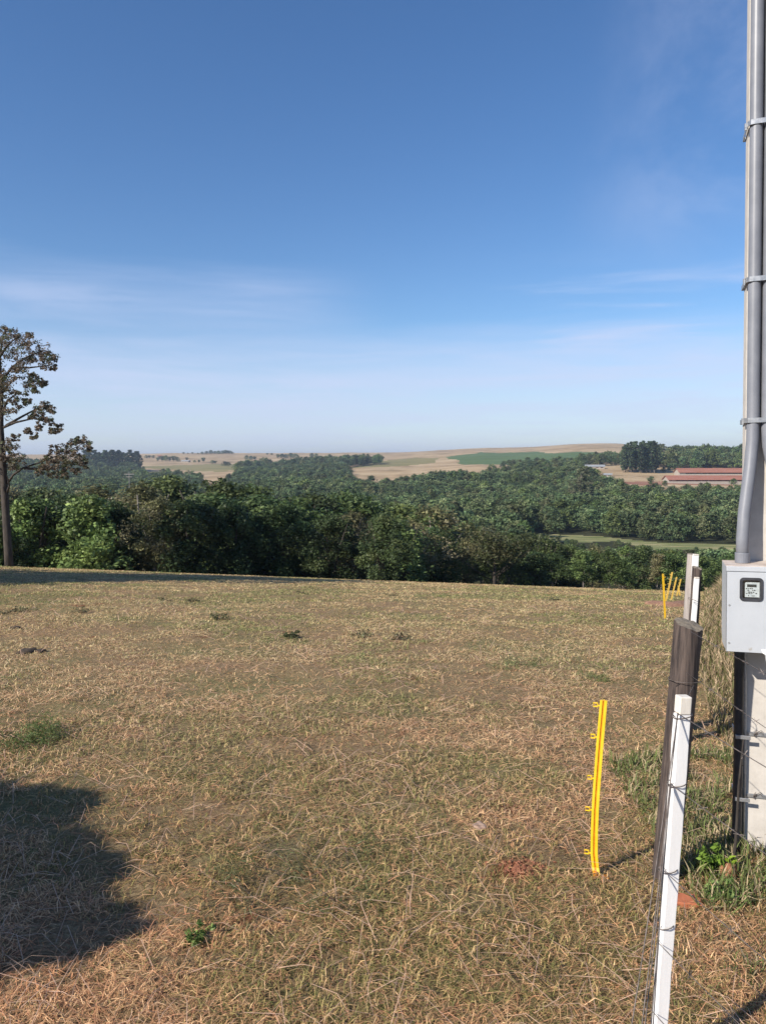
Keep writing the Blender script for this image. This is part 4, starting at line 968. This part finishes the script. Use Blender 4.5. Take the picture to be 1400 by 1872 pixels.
for i, (px, py, l_) in enumerate([(352, 1100, 'low dark weed below the shadow band, right one'), (302, 1098, 'low dark weed below the shadow band, left of its neighbour'), (147, 1120, 'flat dark weed patch at left, farther along the pasture'), (45, 1118, 'dark weed clump near the left edge of the pasture'),
                               (12, 1122, 'dark weed clump right at the left edge of the pasture'), (715, 1090, 'low weed on the crest in the middle of the pasture'), (553, 1085, 'small low weed near the crest left of centre'), (660, 1163, 'small weed tuft right of the solitary dark tuft'), (733, 1170, 'flat green weed right of centre in the pasture'), (1010, 1098, 'faint weed near the crest on the right')]):
    weed(px, py, .15, .06, [(.14, .14, .065), (.18, .16, .08), (.1, .1, .05)], 110, .024, l_, 30+i)
weed(50, 1345, .36, .06, [(.14, .21, .06), (.2, .24, .09), (.11, .16, .05)], 1500, .013, 'lush bright green grass tuft at the left edge', 51, cat='grass tuft')
weed(1090, 1243, .15, .035, [(.15, .2, .07)], 220, .014, 'small green tuft above the yellow stake', 52, cat='grass tuft')
weed(942, 1217, .3, .03, [(.17, .2, .08), (.24, .24, .11)], 420, .016, 'green grass tuft in the mid pasture right of centre', 53, cat='grass tuft')
weed(480, 1650, .26, .035, [(.12, .14, .055), (.2, .19, .09)], 420, .011, 'dusky green tuft in the straw near the shadow tip', 54, cat='grass tuft')
weed(560, 1605, .3, .035, [(.11, .14, .05), (.18, .18, .08), (.3, .24, .14)], 620, .011, 'dark green turf patch in the centre foreground', 55, cat='grass tuft')
# ------------------------------------------------------------------ sky, sun, haze
SUN_EL = R(32); az_from = Vector((-.8, -.6, 0)).normalized()
w = bpy.data.worlds.new('World'); SC.world = w; w.use_nodes = True; nt = w.node_tree; L = nt.links.new
for n_ in list(nt.nodes): nt.nodes.remove(n_)
out = nt.nodes.new('ShaderNodeOutputWorld'); bg = nt.nodes.new('ShaderNodeBackground'); bg.inputs[1].default_value = .095
sky = nt.nodes.new('ShaderNodeTexSky'); sky.sky_type = 'NISHITA'; sky.sun_disc = False; sky.sun_elevation = SUN_EL
sky.sun_rotation = math.atan2(az_from.x, az_from.y); sky.air_density = 1.0; sky.dust_density = .4; sky.ozone_density = 3.0; sky.altitude = 500
tc = nt.nodes.new('ShaderNodeTexCoord'); sep = nt.nodes.new('ShaderNodeSeparateXYZ'); L(tc.outputs['Generated'], sep.inputs[0])
def mth(op, a, b=None, clamp=False):
    n_ = nt.nodes.new('ShaderNodeMath'); n_.operation = op; n_.use_clamp = clamp
    for i, v_ in enumerate((a, b)):
        if v_ is None: continue
        if isinstance(v_, (int, float)): n_.inputs[i].default_value = v_
        else: L(v_, n_.inputs[i])
    return n_.outputs[0]
def band(v_, a, b, c, d):
    n_ = nt.nodes.new('ShaderNodeMapRange'); n_.interpolation_type = 'SMOOTHSTEP'
    for i, q_ in zip((1, 2, 3, 4), (a, b, 0, 1)): n_.inputs[i].default_value = q_
    L(v_, n_.inputs[0]); m_ = nt.nodes.new('ShaderNodeMapRange'); m_.interpolation_type = 'SMOOTHSTEP'
    for i, q_ in zip((1, 2, 3, 4), (c, d, 1, 0)): m_.inputs[i].default_value = q_
    L(v_, m_.inputs[0]); return mth('MULTIPLY', n_.outputs[0], m_.outputs[0])
def wnoise(scale, st, rot=0, det=6, rough=.55, off=0):
    mp = nt.nodes.new('ShaderNodeMapping'); mp.inputs['Scale'].default_value = st; mp.inputs['Rotation'].default_value = (0, rot, 0); mp.inputs['Location'].default_value = (off, 0, 0)
    L(tc.outputs['Generated'], mp.inputs[0]); n_ = nt.nodes.new('ShaderNodeTexNoise'); n_.inputs['Scale'].default_value = scale; n_.inputs['Detail'].default_value = det; n_.inputs['Roughness'].default_value = rough
    n_.inputs['Distortion'].default_value = .4
    L(mp.outputs[0], n_.inputs['Vector']); return n_.outputs[0]
zc = sep.outputs[2]; xc = sep.outputs[0]
big = wnoise(1.6, (1, 1, 7), .05)
zw = mth('ADD', zc, mth('MULTIPLY', mth('SUBTRACT', big, .5), .10))
st = wnoise(3.5, (1, 1, 11), .1, 8, .6, 3)
def nb(a, lo, hi):
    n_ = nt.nodes.new('ShaderNodeMapRange'); n_.interpolation_type = 'SMOOTHSTEP'
    for i, q_ in zip((1, 2, 3, 4), (lo, hi, 0, 1)): n_.inputs[i].default_value = q_
    L(a, n_.inputs[0]); return n_.outputs[0]
cA = mth('MULTIPLY', band(zw, -.12, -.04, .115, .19), mth('ADD', mth('MULTIPLY', nb(st, .3, .7), .35), .42))
cB = mth('MULTIPLY', mth('MULTIPLY', band(zw, .155, .19, .2, .26), band(xc, -.6, -.4, -.2, 0.02)), mth('ADD', mth('MULTIPLY', nb(st, .3, .7), .28), .16))
cC = mth('MULTIPLY', mth('MULTIPLY', band(zc, .1, .16, .2, .26), band(xc, .05, .25, .8, .9)), mth('MULTIPLY', nb(wnoise(3, (1, 1, 8), -.25, 8, .6, 9), .45, .75), .55))
cD = mth('MULTIPLY', mth('MULTIPLY', band(zc, .2, .32, .6, .8), band(xc, .2, .36, .7, .9)), mth('MULTIPLY', nb(wnoise(2.6, (1.5, 1, 2.2), .5, 7, .6, 5), .36, .75), .3))
tot = mth('ADD', mth('ADD', cA, cB), mth('ADD', cC, cD), True)
mx = nt.nodes.new('ShaderNodeMix'); mx.data_type = 'RGBA'; L(tot, mx.inputs[0])
hs = nt.nodes.new('ShaderNodeHueSaturation'); hs.inputs['Saturation'].default_value = 1.19; hs.inputs['Hue'].default_value = .505; hs.inputs['Value'].default_value = 1.0
L(sky.outputs[0], hs.inputs['Color']); L(hs.outputs[0], mx.inputs[6]); mx.inputs[7].default_value = (4.7, 5.2, 6.9, 1)
L(mx.outputs[2], bg.inputs[0]); L(bg.outputs[0], out.inputs[0])
sl_ = bpy.data.lights.new('sun', 'SUN'); sl_.energy = 4.6; sl_.angle = R(.53); sl_.color = (1, .93, .83)
so_ = bpy.data.objects.new('sun', sl_); COL.objects.link(so_)
dirv = -(az_from*math.cos(SUN_EL)+Vector((0, 0, math.sin(SUN_EL)))); so_.rotation_euler = dirv.to_track_quat('-Z', 'Y').to_euler()
HZ = MB().box((-7200, -7200, -340), (7200, 7200, 140)).build('haze', None) if False else None
hm, hnt, hout = newmat('haze_air'); pv = N(hnt, 'ShaderNodeVolumePrincipled'); pv.inputs['Density'].default_value = .00016; pv.inputs['Color'].default_value = (.72, .84, 1, 1); pv.inputs['Anisotropy'].default_value = .3
hnt.links.new(pv.outputs[0], hout.inputs['Volume'])
zlo = float(Z.min())-1.5; zhi = max(float(Z.max())+30, 60)
HZ = MB().box((-7100, -7100, zlo), (7100, 7100, zhi)).build('haze', hm); tag(HZ, 'thin bluish haze filling the air over the valley', 'haze', kind='stuff')
# ------------------------------------------------------------------ camera
cam = bpy.data.cameras.new('camera'); co_ = bpy.data.objects.new('camera', cam); COL.objects.link(co_)
co_.location = (0, 0, CAMZ); co_.rotation_euler = (R(90)-PITCH, 0, 0); cam.sensor_fit = 'VERTICAL'; cam.sensor_height = 24; cam.lens = 24*F/1872
cam.clip_start = .05; cam.clip_end = 20000; SC.camera = co_
for t_ in TT:
    if not t_[2]: 
        for c_ in list(t_[0].children): bpy.data.objects.remove(c_)
        bpy.data.objects.remove(t_[0])
SC.view_settings.view_transform = 'Standard'; SC.view_settings.look = 'None'; SC.view_settings.exposure = .62; SC.view_settings.gamma = 1
SC.cycles.max_bounces = 5; SC.cycles.diffuse_bounces = 3; SC.cycles.glossy_bounces = 2; SC.cycles.transparent_max_bounces = 8; SC.cycles.volume_bounces = 0
SC.cycles.use_denoising = True
